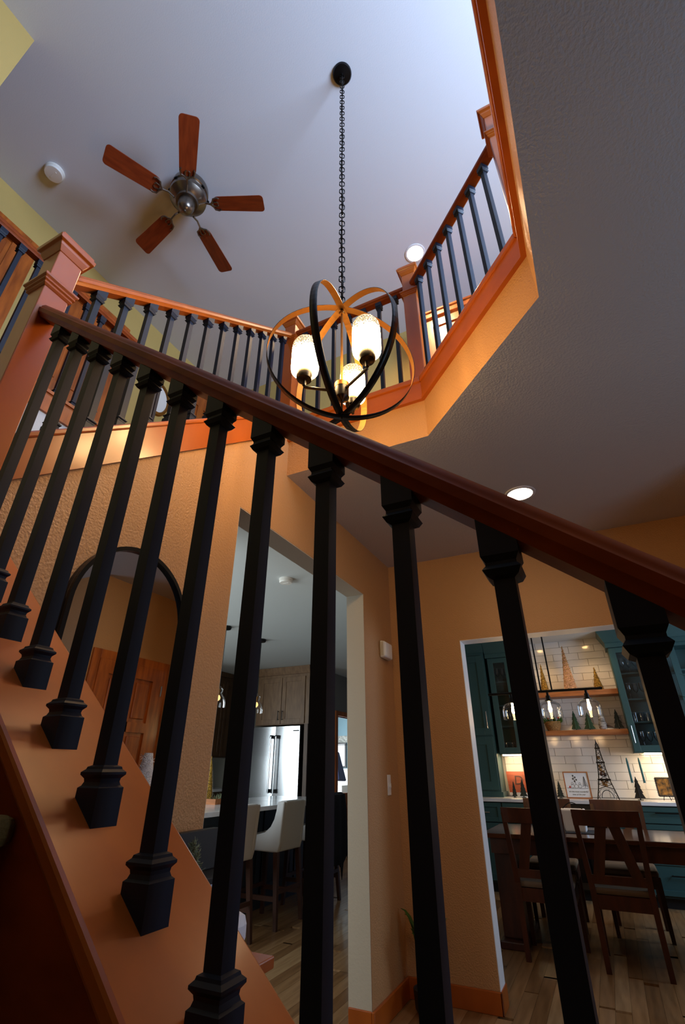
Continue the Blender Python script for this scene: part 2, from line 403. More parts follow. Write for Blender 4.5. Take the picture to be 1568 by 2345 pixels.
# other walls
XW1 = -2.43
mb = MB().box(XW1-0.1, XW1, -2.95, 0.255, 0, ZU)
struct(mb.build('wall_landing', m_yellow), 'yellow wall end above the stair landing', 'wall')
mb = MB().box(XW1-0.04, XW1, 0.255, 2.06, 1.4, 2.965)
struct(mb.build('wall_stair_far', m_grey), 'pale grey wall beside the upper stair flight', 'wall')
mb = MB().box(XW1-0.06, XW1+0.016, 0.255, 2.06, 2.965, 3.085)
tr5 = struct(mb.build('trim_5', m_door), 'oak fascia board under the far upper railing', 'trim')
MB().box(XW1-0.07, XW1+0.026, 0.255, 2.06, 3.085, 3.105).build('cap_strip', m_door, tr5)
XW2 = -3.48
mb = MB().box(XW2-0.1, XW2, -2.95, 3.7, 2.7, ZU)
struct(mb.build('wall_upper_left', m_yellow), 'yellow upstairs hall wall with oak doors', 'wall')
mb = MB().box(XW2, 2.7, 3.64, 3.74, 3.0, ZU)
struct(mb.build('wall_upper_back', m_yellow), 'yellow upstairs wall behind the middle newel post', 'wall')
mb = MB().box(XW2, 2.7, -3.05, -2.95, -0.1, ZU)
struct(mb.build('wall_front', m_wall), 'orange wall behind the lower stair', 'wall')
mb = MB().box(2.6, 2.7, -2.95, YB, -0.1, ZU)
struct(mb.build('wall_right', m_wall), 'orange entry wall', 'wall')
mb = MB().box(1.02, 1.08, 2.65, YB, 0, ZC).box(1.08, 2.6, 2.65, 2.71, 0, ZC)
wc = struct(mb.build('wall_closet', m_wall), 'orange closet wall reflected in the mirror', 'wall')
# kitchen and dining shells
mb = MB().box(-6.9, -6.8, 0.9, 11, 0, ZC).box(-6.8, -2.53, 0.9, 1.0, 0, ZC).box(-2.53, -2.47, 0.9, 1.73, 0, ZC).box(-2.47, XA-TW, 1.67, 1.73, 0, ZC)
mb.box(-6.8, -4.15, 7.95, 8.05, 0, ZC)                                     # behind the fridge
mb.box(-4.25, -4.15, 8.05, 8.2, 0, ZC).box(-4.25, -4.15, 8.2, 9.0, 2.03, ZC).box(-4.25, -4.15, 9.0, 11, 0, ZC)
mb.box(-6.8, -1.4, 10.9, 11, 0, ZC)
struct(mb.build('wall_kitchen', m_kwall), 'taupe kitchen walls around the laundry doorway', 'wall')
YD = 7.25
mb = MB().box(-1.68, 2.6, YD, YD+0.1, 0, ZC)
struct(MB().box(2.5, 2.6, YB+TW, YD, 0, ZC).build('wall_dining_right', m_kwall), 'taupe dining room side wall at the right', 'wall')
struct(MB().box(-1.68, -1.62, YB+TW, YD, 0, ZC).build('wall_dining_left', m_kwall), 'taupe dining room side wall at the left', 'wall')
wd = struct(mb.build('wall_dining', m_grout), 'dining wall tiled in white glazed subway tile', 'wall')
# baseboards
mb = MB().box(XA, DX0+0.012, YB-0.016, YB, 0, 0.10).box(DX0, DX0+0.012, YB-0.016, YB+TW+0.012, 0, 0.10)
struct(mb.build('baseboard_back', m_wood, bevel=0.004), 'orange stained baseboard by the dining opening', 'baseboard')
mb = MB().box(XA, XA+0.016, KY1-0.012, YB-0.016, 0, 0.10).box(XA-TW, XA, KY1-0.012, KY1, 0, 0.10).box(XA, XA+0.016, 0.65, KY0+0.012, 0, 0.10)
struct(mb.build('baseboard_left', m_wood, bevel=0.004), 'orange stained baseboard along the kitchen wall', 'baseboard')

# doors (panelled, with casing)
def door(name, label, face, a0, a1, z0, h, axis, sign, m=m_door, lever=None):
    """axis 'x': door lies in a plane x = face; sign = side it faces; a0..a1 leaf span"""
    def B(mb, u0, u1, d0, d1, zz0, zz1):
        lo, hi = sorted((face+sign*d0, face+sign*d1))
        if axis == 'x': mb.box(lo, hi, u0, u1, zz0, zz1)
        else: mb.box(u0, u1, lo, hi, zz0, zz1)
        return mb
    root = B(MB(), a0, a1, 0.002, 0.012, z0, z0+h).build(name, m)
    struct(root, label, 'door')
    w = a1-a0; s = 0.11
    for (u0,u1,q0,q1) in [(a0,a0+s,0,h),(a1-s,a1,0,h),(a0+s,a1-s,0,0.2),(a0+s,a1-s,h-0.11,h),(a0+s,a1-s,0.85,0.98),(a0+s,a1-s,1.48,1.56),((a0+a1)/2-0.045,(a0+a1)/2+0.045,0.2,h-0.11)]:
        B(MB(), u0, u1, 0.012, 0.028, z0+q0, z0+q1).build('rail' if u1-u0 > 0.2 else 'stile', m, root)
    mid = (a0+a1)/2
    for (q0,q1) in [(0.2,0.85),(0.98,1.48),(1.56,h-0.11)]:
        for (u0,u1) in [(a0+s,mid-0.045),(mid+0.045,a1-s)]:
            B(MB(), u0+0.03, u1-0.03, 0.010, 0.022, z0+q0+0.03, z0+q1-0.03).build('panel', m, root, bevel=0.008)
    for (u0,u1,q0,q1) in [(a0-0.075,a0,0,h+0.075),(a1,a1+0.075,0,h+0.075),(a0,a1,h,h+0.075)]:
        B(MB(), u0, u1, 0.001, 0.022, z0+q0, z0+q1).build('casing', m, root, bevel=0.004)
    if lever is not None:
        u = lever
        if axis == 'x': p = [(face+sign*0.03,u,z0+0.92),(face+sign*0.075,u,z0+0.92),(face+sign*0.08,u-0.10,z0+0.925)]
        else: p = [(u,face+sign*0.03,z0+0.92),(u,face+sign*0.075,z0+0.92),(u-0.1,face+sign*0.08,z0+0.925)]
        MB().tube(p, 0.009, 8).build('lever', m_chrome, root, smooth=True)
    return root
door('door_1', 'oak panelled upstairs door left of the first newel post', XW2, 0.34, 1.04, ZF, 2.03, 'x', 1)
door('door_2', 'oak panelled upstairs door with a bright lever handle', XW2, 1.30, 2.02, ZF, 2.03, 'x', 1, lever=1.98)
door('door_3', 'oak panelled upstairs door beyond the oval wall clock', XW2, 2.86, 3.52, ZF, 2.03, 'x', 1)
dm = door('door_4', 'oak panelled closet door seen in the arched mirror', 1.02, 2.80, 3.52, 0, 2.03, 'x', -1)
for z in (0.25, 1.1, 1.8):
    MB().box(0.985, 0.995, 3.515, 3.528, z, z+0.09).build('hinge', m_chrome, dm)

# tiles on the dining wall
tm = {}
def tile(x0, x1, z0):
    w = round(x1-x0, 2)
    if w < 0.03: return
    if w not in tm:
        o = MB().box(0.0015, w-0.0015, -0.008, 0.0, 0.0015, 0.0865).build('tile', m_tile, wd, bevel=0.0015); tm[w] = o.data
        o.location = (x0, YD, z0); o.data = tm[w]
        return
    o = kid(tm[w], 'tile', wd, (x0, YD, z0)); b = o.modifiers.new('bevel','BEVEL'); b.width = 0.0015; b.segments = 1
rows = 0
z = 0.90; r = 0
while z < 2.70:
    off = [0.0, 0.104, 0.208][r % 3]
    xa, xb = (-1.20, 0.95) if z < 1.40 else (-0.93, 0.33)
    x = -1.30 - off
    while x < xb:
        t0, t1 = max(x, xa), min(x+0.312, xb)
        if t1 > t0: tile(t0, t1, z)
        x += 0.312
    z += 0.088; r += 1

# ---------------------------------------------------------------- newel posts
def newel(label, x, y, z0, ztop, zcollar, rot=0.0, hw=0.043):
    t = thing('newel_post', label, 'post', (x,y,z0), 'box newel posts of the stair rails')
    h = ztop - z0; c = zcollar - z0
    MB().sq([(hw,0),(hw,h-0.05)], rot=rot).build('post', m_wood, t, bevel=0.003, world=False)
    MB().sq([(hw+0.002,h-0.085),(hw+0.012,h-0.062),(hw+0.014,h-0.052),(hw+0.024,h-0.046),(hw+0.026,h-0.030),(hw+0.020,h-0.026),(hw+0.018,h-0.012),(hw-0.01,h)], rot=rot).build('cap', m_wood, t, bevel=0.002, world=False)
    MB().sq([(hw+0.001,c-0.034),(hw+0.008,c-0.026),(hw+0.006,c-0.020),(hw+0.013,c-0.014),(hw+0.011,c-0.008),(hw+0.018,c),(hw+0.018,c+0.008),(hw+0.002,c+0.014)], rot=rot).build('collar', m_wood, t, bevel=0.0015, world=False)
    return t
newel('tall stained newel post where the near handrail ends', -1.374, 0.525, 1.20, 2.872, 2.640)
newel('stained newel post at the head of the upper flight, behind the chandelier', -1.412, 2.043, 2.98, 4.145, 3.93)
newel('stained newel post below the bright upper recessed light', -0.508, 2.043, 3.06, 4.165, 3.905)
newel('stained newel post high at the far end of the angled rail', 0.166, 1.412, 3.06, 4.19, 3.945)

# ---------------------------------------------------------------- railings
HR = [(-0.020,0),(0.020,0),(0.024,0.010),(0.030,0.016),(0.031,0.032),(0.026,0.038),(0.025,0.044),(0.017,0.056),(0,0.060),(-0.017,0.056),(-0.025,0.044),(-0.026,0.038),(-0.031,0.032),(-0.030,0.016),(-0.024,0.010)]
bh = 0.0112
def baluster_set(H, slx, sly, rot=0.0):
    """meshes of one baluster standing H tall on a base of the given slope (origin on the base, on axis)"""
    s = MB().sq([(bh,0.045),(bh,H-0.05)], rot=rot)
    so = MB().sq([(0.0205,0.0),(0.0205,0.028),(0.0175,0.0305),(0.0158,0.035),(0.0165,0.039),(0.0205,0.0435),(0.0205,0.0465),(0.0165,0.050),(0.0155,0.053),(bh,0.055)], sl0=(slx,sly), rot=rot)
    tp = MB().sq([(bh,H-0.056),(0.0165,H-0.053),(0.0205,H-0.046),(0.0165,H-0.0405),(0.0165,H-0.037),(0.0205,H-0.030),(0.0205,H)], sl1=(slx,sly), rot=rot)
    return s, so, tp
def railing(label, pts, base, H, slx=0.0, sly=0.0, rot=0.0, rail=None, group='railings of the stairwell', m=m_rail, name='stair_railing'):
    mid = pts[len(pts)//2]
    t = thing(name, label, 'railing', (mid[0], mid[1], base(*mid)), group)
    s, so, tp = baluster_set(H, slx, sly, rot)
    first = None
    for (x, y) in pts:
        loc = Vector((x,y,base(x,y))) - Vector(t.location)
        if first is None:
            b = s.build('baluster', m_black, t, world=False); b.location = loc
            a = so.build('base_shoe', m_black, b, world=False); c = tp.build('top_collar', m_black, b, world=False); first = (b.data, a.data, c.data)
        else:
            b = kid(first[0], 'baluster', t, loc); kid(first[1], 'base_shoe', b); kid(first[2], 'top_collar', b)
    p0, p1 = rail
    MB().sweep(HR, p0, p1).build('handrail', m, t, smooth=True)
    return t
# lower flight, nearest
LX = [(0.055-0.1135*i, 0.525) for i in range(-3, 12)]
ZR = lambda x: 1.392 - 0.817*x
railing('near sloping stair railing with dark handrail crossing the whole view', LX, lambda x,y: cap_z(x), 0.75, slx=-SL,
        rail=((-1.331,0.525,ZR(-1.331)), (0.62,0.525,ZR(0.62))))
# upper flight on the left wall
UY = [(-1.412, 0.692+0.1118*i) for i in range(12)]
ub = lambda x,y: st_lo(y)+0.170
railing('sloping railing of the upper flight running behind the near railing', UY, ub, 0.70, sly=0.81,
        rail=((-1.412,0.568,ub(0,0.568)+0.70),(-1.412,2.0,ub(0,2.0)+0.70)), m=m_woodx)
# straight piece above the fascia
BX = [(-1.412+0.113*(i+1), 2.043) for i in range(7)]
railing('short level upstairs railing behind the glowing chandelier', BX, lambda x,y: 3.142, 0.815, rail=((-1.37,2.043,3.957),(-0.55,2.043,3.957)))
# angled piece
a = Vector((-0.508,2.043)); b = Vector((0.188,1.398)); d = (b-a).normalized(); L = (b-a).length
DXp = [tuple(a+d*(0.105+0.1125*i)) for i in range(7)]
railing('level angled upstairs railing with blue lit balusters at upper right', DXp, lambda x,y: 3.142, 0.815, rot=math.atan2(d.y,d.x),
        rail=((*(a+d*0.04),3.957),(*(b-d*0.04),3.957)))
# run along the right edge of the opening, seen only from below
RX = [(0.206, 1.27-0.113*i) for i in range(34)]
railing('upstairs railing hidden above the right hand fascia', RX, lambda x,y: 3.142, 0.815, rail=((0.206,1.36,3.957),(0.206,-2.6,3.957)))
# far side of the upper hall
FY = [(XW1-0.02, 0.375+0.1118*i) for i in range(14)]
railing('far upstairs hall railing in front of the oak doors', FY, lambda x,y: 3.105, 0.80, rail=((XW1-0.02,0.255,3.905),(XW1-0.02,2.02,3.905)), m=m_rail)

# ---------------------------------------------------------------- chandelier
CX, CY = -0.655, 1.322
ch = thing('chandelier', 'open sphere chandelier of dark bands with three glowing glass shades', 'chandelier', (CX,CY,2.43))
CZ, CR, bw, bt = 2.742, 0.312, 0.030, 0.0022
for k, ang in enumerate((-83.6, -23.6, -143.6)):
    th = math.radians(ang); ux, uy = math.cos(th), math.sin(th); wx, wy = -uy, ux
    N = 72; outer = MB(); inner = MB()
    for i in range(N):
        q = []
        for j in (i, (i+1) % N):
            a = 2*PI*j/N; c, s_ = math.cos(a), math.sin(a)
            for r in (CR+bt*(1+k), CR+bt*k+0.0001):
                for w in (-bw/2, bw/2):
                    q.append((CX+ux*r*c+wx*w, CY+uy*r*c+wy*w, CZ+r*s_))
        # q: j0 out -w, +w ; in -w,+w ; j1 same
        outer.add([q[0],q[1],q[5],q[4], q[2],q[6], q[3],q[7]], [(0,1,2,3),(0,3,5,4),(1,6,7,2)])
        e = 0.00005
        inner.add([q[2],q[3],q[7],q[6]], [(0,1,2,3)])
    ob = outer.build('orbit_band', m_bandout, ch, smooth=False); inner.build('band_lining', m_brass, ob, smooth=False)
for o in ch.children:
    for p in o.data.polygons: p.use_smooth = True
MB().lathe([(0.0055,0),(0.0055,0.44)], (CX,CY,2.60), 10).build('stem', m_brass, ch, smooth=True)
MB().lathe([(0.012,0),(0.014,0.01),(0.008,0.02)], (CX,CY,3.02), 12).build('stem_nut', m_brass, ch, smooth=True)
MB().lathe([(0.004,-0.10),(0.010,-0.095),(0.010,-0.08),(0.004,-0.075),(0.004,-0.02),(0.012,-0.01),(0.028,0.0),(0.03,0.006),(0.03,0.055)], (CX,CY,2.52), 18).build('hub', m_bandout, ch, smooth=True)
MB().lathe([(0.031,0),(0.031,0.022),(0.012,0.026)], (CX,CY,2.575), 18).build('hub_collar', m_brass, ch, smooth=True)
m_shade = bpy.data.materials.new('speckled_lit_glass'); m_shade.use_nodes = True
nt = m_shade.node_tree; bs = nt.nodes['Principled BSDF']
bs.inputs['Base Color'].default_value = (0.9,0.8,0.62,1); bs.inputs['Roughness'].default_value = 0.35
tc = nt.nodes.new('ShaderNodeTexCoord'); sep = nt.nodes.new('ShaderNodeSeparateXYZ'); nt.links.new(tc.outputs['Object'], sep.inputs[0])
nz = nt.nodes.new('ShaderNodeTexNoise'); nz.inputs['Scale'].default_value = 260; nz.inputs['Detail'].default_value = 1; nt.links.new(tc.outputs['Object'], nz.inputs['Vector'])
zr = nt.nodes.new('ShaderNodeMapRange'); zr.inputs[1].default_value = 0.085; zr.inputs[2].default_value = 0.150; zr.inputs[3].default_value = -0.22; zr.inputs[4].default_value = 0.24
nt.links.new(sep.outputs['Z'], zr.inputs[0])
nz.inputs['Scale'].default_value = 190
nz2 = nt.nodes.new('ShaderNodeTexNoise'); nz2.inputs['Scale'].default_value = 300; nz2.inputs['Detail'].default_value = 1; nt.links.new(tc.outputs['Object'], nz2.inputs['Vector'])
ad = nt.nodes.new('ShaderNodeMath'); ad.operation = 'ADD'; nt.links.new(nz.outputs['Fac'], ad.inputs[0]); nt.links.new(zr.outputs[0], ad.inputs[1])
mk = nt.nodes.new('ShaderNodeMapRange'); mk.inputs[1].default_value = 0.48; mk.inputs[2].default_value = 0.54; nt.links.new(ad.outputs[0], mk.inputs[0])
rp = nt.nodes.new('ShaderNodeValToRGB'); rp.color_ramp.elements[0].position = 0.46; rp.color_ramp.elements[1].position = 0.54
rp.color_ramp.elements[0].color = (0.0016,0.0008,0.0002,1); rp.color_ramp.elements[1].color = (0.022,0.016,0.0085,1)
nt.links.new(nz2.outputs['Fac'], rp.inputs['Fac'])
mxe = nt.nodes.new('ShaderNodeMixRGB'); mxe.inputs[1].default_value = (1.0,0.64,0.28,1); nt.links.new(mk.outputs[0], mxe.inputs[0]); nt.links.new(rp.outputs['Color'], mxe.inputs[2])
nt.links.new(mxe.outputs[0], bs.inputs['Emission Color']); bs.inputs['Emission Strength'].default_value = 36.0
bs.inputs['Base Color'].default_value = (0.12,0.09,0.06,1)
sh_prof = [(0.026,0.0),(0.045,0.004),(0.056,0.016),(0.058,0.03),(0.058,0.145),(0.055,0.165),(0.046,0.182),(0.030,0.194),(0.012,0.199),(0.002,0.20)]
for ang in (98, 212, 336):
    th = math.radians(ang); px, py = CX+0.155*math.cos(th), CY+0.155*math.sin(th)
    ar = MB().tube([(CX+0.02*math.cos(th),CY+0.02*math.sin(th),2.56),(px,py,2.568)], 0.0065, 8).build('arm', m_bandout, ch, smooth=True)
    cu = MB().lathe([(0.007,-0.045),(0.009,-0.02),(0.030,-0.014),(0.034,-0.004),(0.034,0.016),(0.028,0.018)], (px,py,2.622), 18).build('cup', m_bandout, ch, smooth=True)
    MB().lathe([(0.0345,0),(0.0345,0.008)], (px,py,2.634), 18, cap=False).build('cup_rim', m_brass, cu, smooth=True)
    sh = MB().lathe(sh_prof, (0,0,0), 24, cap=False).build('shade', m_shade, ch, smooth=True, world=False); sh.location = Vector((px,py,2.640))-Vector(ch.location)
MB().lathe([(0.0,-0.03),(0.012,-0.028),(0.06,-0.018),(0.066,-0.008),(0.066,0.0)], (CX,CY,ZU), 28).build('canopy', m_blackmetal, ch, smooth=True)
lk = MB()
cl, cw, cr = 0.046, 0.0135, 0.0032
pts = []
for i in range(20):
    a = 2*PI*i/20; c, s_ = math.cos(a), math.sin(a)
    pts.append((cw*c if abs(c) < 0.99 else cw*c, 0, (cl/2-cw)*(1 if s_ > 0 else -1)*(1 if abs(s_) > 1e-6 else 0)+cw*s_))
lk.tube(pts, cr, 6, closed=True)
z = 3.065; i = 0; proto = None
MB().tube([(CX,CY,3.05),(CX,CY,3.10)], 0.006, 8).build('hook', m_blackmetal, ch, smooth=True)
while z < ZU-0.045:
    rot = (0, 0, (PI/2 if i % 2 else 0) + 0.5 + 0.1*math.sin(i*1.7))
    loc = Vector((CX, CY, z+cl/2+0.03)) - Vector(ch.location)
    if proto is None:
        o = lk.build('chain_link', m_blackmetal, ch, smooth=True, world=False); proto = o.data; o.location = loc; o.rotation_euler = rot
    else: kid(proto, 'chain_link', ch, loc, rot)
    z += cl - 2*cr - 0.002; i += 1
MB().tube([(CX+0.006*math.sin(t*0.9), CY+0.006*math.cos(t*0.9), 3.1+t*(ZU-3.12)/24) for t in range(25)], 0.0025, 6).build('cord', m_blackmetal, ch, smooth=True)

# ---------------------------------------------------------------- ceiling fan
FX, FYc = -2.107, 1.417
fan = thing('ceiling_fan', 'five blade ceiling fan with reddish blades and pewter motor', 'fan', (FX,FYc,5.17))
MB().lathe([(0.085,0.0),(0.10,-0.02),(0.125,-0.03),(0.145,-0.06),(0.15,-0.10),(0.15,-0.13),(0.14,-0.135),(0.14,-0.16),(0.148,-0.165),(0.145,-0.20),(0.12,-0.225),(0.09,-0.24),(0.085,-0.26)][::-1], (FX,FYc,ZU), 36).build('motor_housing', m_nickel, fan, smooth=True)
MB().lathe([(0.004,-0.385),(0.012,-0.382),(0.014,-0.372),(0.04,-0.362),(0.058,-0.345),(0.062,-0.32),(0.066,-0.30),(0.066,-0.262),(0.06,-0.255)], (FX,FYc,ZU), 30).build('switch_housing', m_nickel, fan, smooth=True)
for k in range(8):
    a = 2*PI*k/8
    MB().box(FX+0.146*math.cos(a)-0.012, FX+0.146*math.cos(a)+0.012, FYc+0.146*math.sin(a)-0.012, FYc+0.146*math.sin(a)+0.012, ZU-0.156, ZU-0.144).build('vent_slot', m_blackmetal, fan)
m_blade = mat('fan_blade_wood', rgb(112,40,14), 0.4, col2=rgb(134,54,20), nscale=3, stretch=(2,12,1))
BZ = -0.272 - (5.17-ZU)
def blade_mesh():
    mb = MB(); out = []
    r0, r1, hw0, hw1, cr_ = 0.215, 0.625, 0.062, 0.071, 0.028
    for (cx_, cy_, a0) in ((r1-cr_, hw1-cr_, 0), (r0+0.05, hw0-0.05, 90), (r0+0.05, -(hw0-0.05), 180), (r1-cr_, -(hw1-cr_), 270)):
        rad = cr_ if cx_ > 0.4 else 0.05
        for i in range(6):
            a = math.radians(a0 + 90*i/5); out.append((cx_+rad*math.cos(a), cy_+rad*math.sin(a)))
    tilt = math.radians(11); ct, st_ = math.cos(tilt), math.sin(tilt)
    mb.prism([(x, y*ct, y*st_) for x, y in out], (0, 0, 0.006)); return mb
bmz = blade_mesh(); bproto = None
for k in range(5):
    th = math.radians(-46+72*k)
    loc = (0,0,BZ)
    if bproto is None:
        b = bmz.build('blade', m_blade, fan, world=False); bproto = b.data
        br = MB()
        tl = math.radians(11)
        pp = [(0.10,0,-0.012),(0.15,0,0.012),(0.20,0,-0.006)]
        br.tube(pp, 0.008, 8)
        for sgn in (-1,1):
            br.tube([(0.195,0,-0.007),(0.215,0.022*sgn,-0.007+0.004*sgn),(0.225,0.046*sgn,-0.007+0.009*sgn),(0.255,0.054*sgn,-0.007+0.0105*sgn),(0.272,0.046*sgn,-0.007+0.009*sgn)], 0.0065, 8)
            br.tube([(0.20,0,-0.007),(0.225,0.016*sgn,-0.006+0.003*sgn),(0.25,0.018*sgn,-0.006+0.0035*sgn),(0.258,0.006*sgn,-0.006)], 0.005, 8)
        ir = br.build('blade_iron', m_nickel, b, smooth=True, world=False); iproto = ir.data
    else:
        b = kid(bproto, 'blade', fan); kid(iproto, 'blade_iron', b)
    b.location = loc; b.rotation_euler = (0,0,th)

# ---------------------------------------------------------------- ceiling fittings
def smoke(label, x, y, z, r):
    t = thing('smoke_detector', label, 'detector', (x,y,z-0.04))
    MB().lathe([(r*0.55,-0.042),(r*0.86,-0.040),(r*0.95,-0.030),(r*0.96,-0.012),(r,-0.010),(r,0)], (x,y,z), 28).build('housing', m_white, t, smooth=True)
    MB().box(x-r*0.45,x+r*0.45,y-0.006,y+0.006,z-0.0445,z-0.042).build('test_button', m_white, t)
    MB().lathe([(r*0.9,-0.026),(r*0.97,-0.022),(r*0.9,-0.018)], (x,y,z), 28, cap=False).build('vent_ring', m_greige, t)
smoke('round white smoke detector left of the ceiling fan', -3.04, 0.842, ZU, 0.075)
smoke('round white smoke detector on the kitchen ceiling', -2.30, 3.49, ZC, 0.065)
def downlight(label, x, y, z, r, power, col):
    t = thing('recessed_light', label, 'light', (x,y,z-0.01), 'lit recessed ceiling lights')
    MB().lathe([(r,-0.002),(r*1.02,-0.007),(r*1.24,-0.005),(r*1.26,0.0)], (x,y,z), 32, cap=False).build('trim_ring', m_wpaint, t, smooth=True)
    MB().lathe([(0.001,-0.003),(r*1.0,-0.002)], (x,y,z), 32).build('lens', m_disc, t)
    ld = bpy.data.lights.new('downlight', 'SPOT'); ld.energy = power; ld.color = col; ld.spot_size = math.radians(150); ld.spot_blend = 0.8; ld.shadow_soft_size = r*0.8
    lo = bpy.data.objects.new('downlight', ld); C.objects.link(lo); lo.location = (x,y,z-0.02)
downlight('bright recessed light in the upper ceiling above a newel post', -0.621, 2.813, ZU, 0.075, 70, (1.0,0.68,0.38))
downlight('bright recessed light low in the orange foyer ceiling', -0.14, 2.83, ZC, 0.075, 3.5, (1.0,0.66,0.36))

# ---------------------------------------------------------------- upstairs furnishings
t = thing('linen_cupboard', 'tall panelled oak cupboard seen through the angled railing', 'cupboard', (-0.30,3.44,ZF))
MB().box(-0.72,0.35,3.28,3.62,ZF,5.10).build('body', m_door, t)
MB().box(-0.735,0.37,3.25,3.62,5.10,5.16).box(-0.75,0.385,3.235,3.62,5.16,5.185).build('cornice', m_door, t, bevel=0.006)
for x0_, x1_ in ((-0.70,-0.20),(-0.18,0.33)):
    dr = MB().box(x0_,x0_+0.07,3.26,3.28,ZF+0.1,5.06).box(x1_-0.07,x1_,3.26,3.28,ZF+0.1,5.06).box(x0_+0.07,x1_-0.07,3.26,3.28,ZF+0.1,ZF+0.2).box(x0_+0.07,x1_-0.07,3.26,3.28,4.97,5.06).build('door', m_door, t)
    MB().box(x0_+0.09,x1_-0.09,3.264,3.28,ZF+0.22,4.95).build('door_panel', m_door, dr, bevel=0.01)
t = thing('wall_clock', 'oval wall clock with a gilt rim between upstairs doors', 'clock', (XW2+0.01,2.60,4.55))
pr = [(0.001,0.012),(0.135,0.012)]
def oval(mb, r0, r1, d0, d1, n=36, yc=2.60, zc=4.66, e=1.35):
    vs=[];fs=[]
    for r, d in ((r0,d0),(r1,d1)):
        for i in range(n):
            a=2*PI*i/n; vs.append((XW2+d, yc+r*math.cos(a), zc+r*e*math.sin(a)))
    for i in range(n): fs.append((i,(i+1)%n,n+(i+1)%n,n+i))
    return mb.add(vs,fs)
oval(MB(), 0.001, 0.125, 0.014, 0.014).build('face', m_white, t)
mb = MB(); oval(mb,0.122,0.13,0.012,0.03); oval(mb,0.13,0.15,0.03,0.024); oval(mb,0.15,0.158,0.024,0.001); mb.build('rim', m_brass, t, smooth=True)

# ---------------------------------------------------------------- foyer wall things
MY, MZ, MR = 1.098, 1.648, 0.242
t = thing('arched_mirror', 'arched wall mirror in a thin black frame, reflecting an oak door', 'mirror', (XA,MY,0.76))
prof = [(MY+MR*math.cos(a), MZ+MR*math.sin(a)) for a in [PI*i/32 for i in range(33)]]
poly = prof + [(MY-MR,0.76),(MY+MR,0.76)]
MB().prism([(XA+0.018,y,z) for y,z in poly], (0.003,0,0)).build('mirror_glass', m_mirror, t)
mb = MB(); n = len(poly); fw = 0.014
pin = [(MY+(MR-fw)*math.cos(a), MZ+(MR-fw)*math.sin(a)) for a in [PI*i/32 for i in range(33)]] + [(MY-MR+fw,0.76+fw),(MY+MR-fw,0.76+fw)]
for i in range(n):
    j = (i+1) % n; o0, o1, i0, i1 = poly[i], poly[j], pin[i], pin[j]
    mb.add([(XA+0.001,*o0),(XA+0.001,*o1),(XA+0.034,*o1),(XA+0.034,*o0),(XA+0.034,*i0),(XA+0.034,*i1),(XA+0.02,*i0),(XA+0.02,*i1)], [(0,1,2,3),(3,2,5,4),(4,5,7,6)])
mb.build('frame', m_blackmetal, t)
t = thing('door_chime', 'white door chime box high on the orange wall near the corner', 'chime', (XA,3.46,1.93))
MB().hexa([(XA,3.375,1.93),(XA+0.045,3.385,1.935),(XA+0.045,3.535,1.935),(XA,3.545,1.93),(XA,3.375,2.06),(XA+0.045,3.385,2.05),(XA+0.045,3.535,2.05),(XA,3.545,2.06)]).build('cover', m_white, t, bevel=0.012)
for k in range(3): MB().box(XA+0.01+0.01*k, XA+0.013+0.01*k, 3.372, 3.376, 1.945, 2.045).build('groove', m_greige, t)
t = thing('light_switch', 'ivory light switch plate below the door chime', 'switch', (XA,3.45,1.05))
MB().box(XA,XA+0.006,3.425,3.485,1.045,1.165).build('plate', m_white, t, bevel=0.003)
MB().box(XA+0.006,XA+0.016,3.448,3.462,1.09,1.115).build('toggle', m_white, t)
# slender tinsel tree by the mirror
t = thing('tinsel_tree', 'slender white tinsel tree on the console before the arched mirror', 'tinsel tree', (-1.20,1.15,0.71))
MB().lathe([(0.06,0.76),(0.045,0.95),(0.03,1.12),(0.02,1.20),(0.012,1.243)], (-1.20,1.15,0), 20).build('cone', m_tinsel, t, smooth=True)
sp = MB(); random.seed(3)
for i in range(420):
    z = random.uniform(0.77,1.24); rr_ = 0.012+0.05*(1.243-z)/0.48; a = random.random()*2*PI
    c = Vector((-1.20+rr_*math.cos(a),1.15+rr_*math.sin(a),z)); dd = Vector((math.cos(a),math.sin(a),random.uniform(-0.6,0.8))).normalized()*0.010
    sp.tube([c-dd*0.3, c+dd], [0.0013,0.0004], 3)
o = sp.build('tinsel', m_tinsel, t); o['kind'] = 'stuff'
MB().lathe([(0.05,0.71),(0.05,0.722),(0.01,0.73),(0.01,0.765)], (-1.20,1.15,0), 16).build('stand', m_brass, t)
# plant in the corner and at the right
def fronds(name, label, base, n, h, spread, w, m, seed, pot):
    random.seed(seed); t = thing(name, label, 'plant', base)
    bx_, by_, bz_ = base
    MB().lathe([(pot*0.75,0),(pot,0.03),(pot*1.1,pot*1.6),(pot*1.0,pot*1.6),(pot*0.95,pot*1.5),(0.002,pot*1.5)], base, 20, cap=False).build('pot', m_blackwood, t, smooth=True)
    z0 = bz_+pot*1.45
    for i in range(n):
        a = 2*PI*i/n+random.uniform(-0.3,0.3); hh = h*random.uniform(0.7,1.0); sp_ = spread*random.uniform(0.6,1.0)
        mb = MB(); prev = None; K = 7
        for k in range(K+1):
            u = k/K; r = sp_*u**1.5; zz = z0+hh*(u-0.35*u*u*u); ww = w*math.sin(PI*min(0.98,0.12+0.88*u))*0.5+0.0005
            c = Vector((bx_+r*math.cos(a), by_+r*math.sin(a), zz)); sd = Vector((-math.sin(a),math.cos(a),0))*ww
            cur = (tuple(c-sd), tuple(c+Vector((0,0,-ww*0.5))), tuple(c+sd))
            if prev: mb.add([*prev,*cur], [(0,1,4,3),(1,2,5,4)])
            prev = cur
        o = mb.build('leaf', m, t, smooth=True)
        md = o.modifiers.new('thick','SOLIDIFY'); md.thickness = 0.0008
    return t
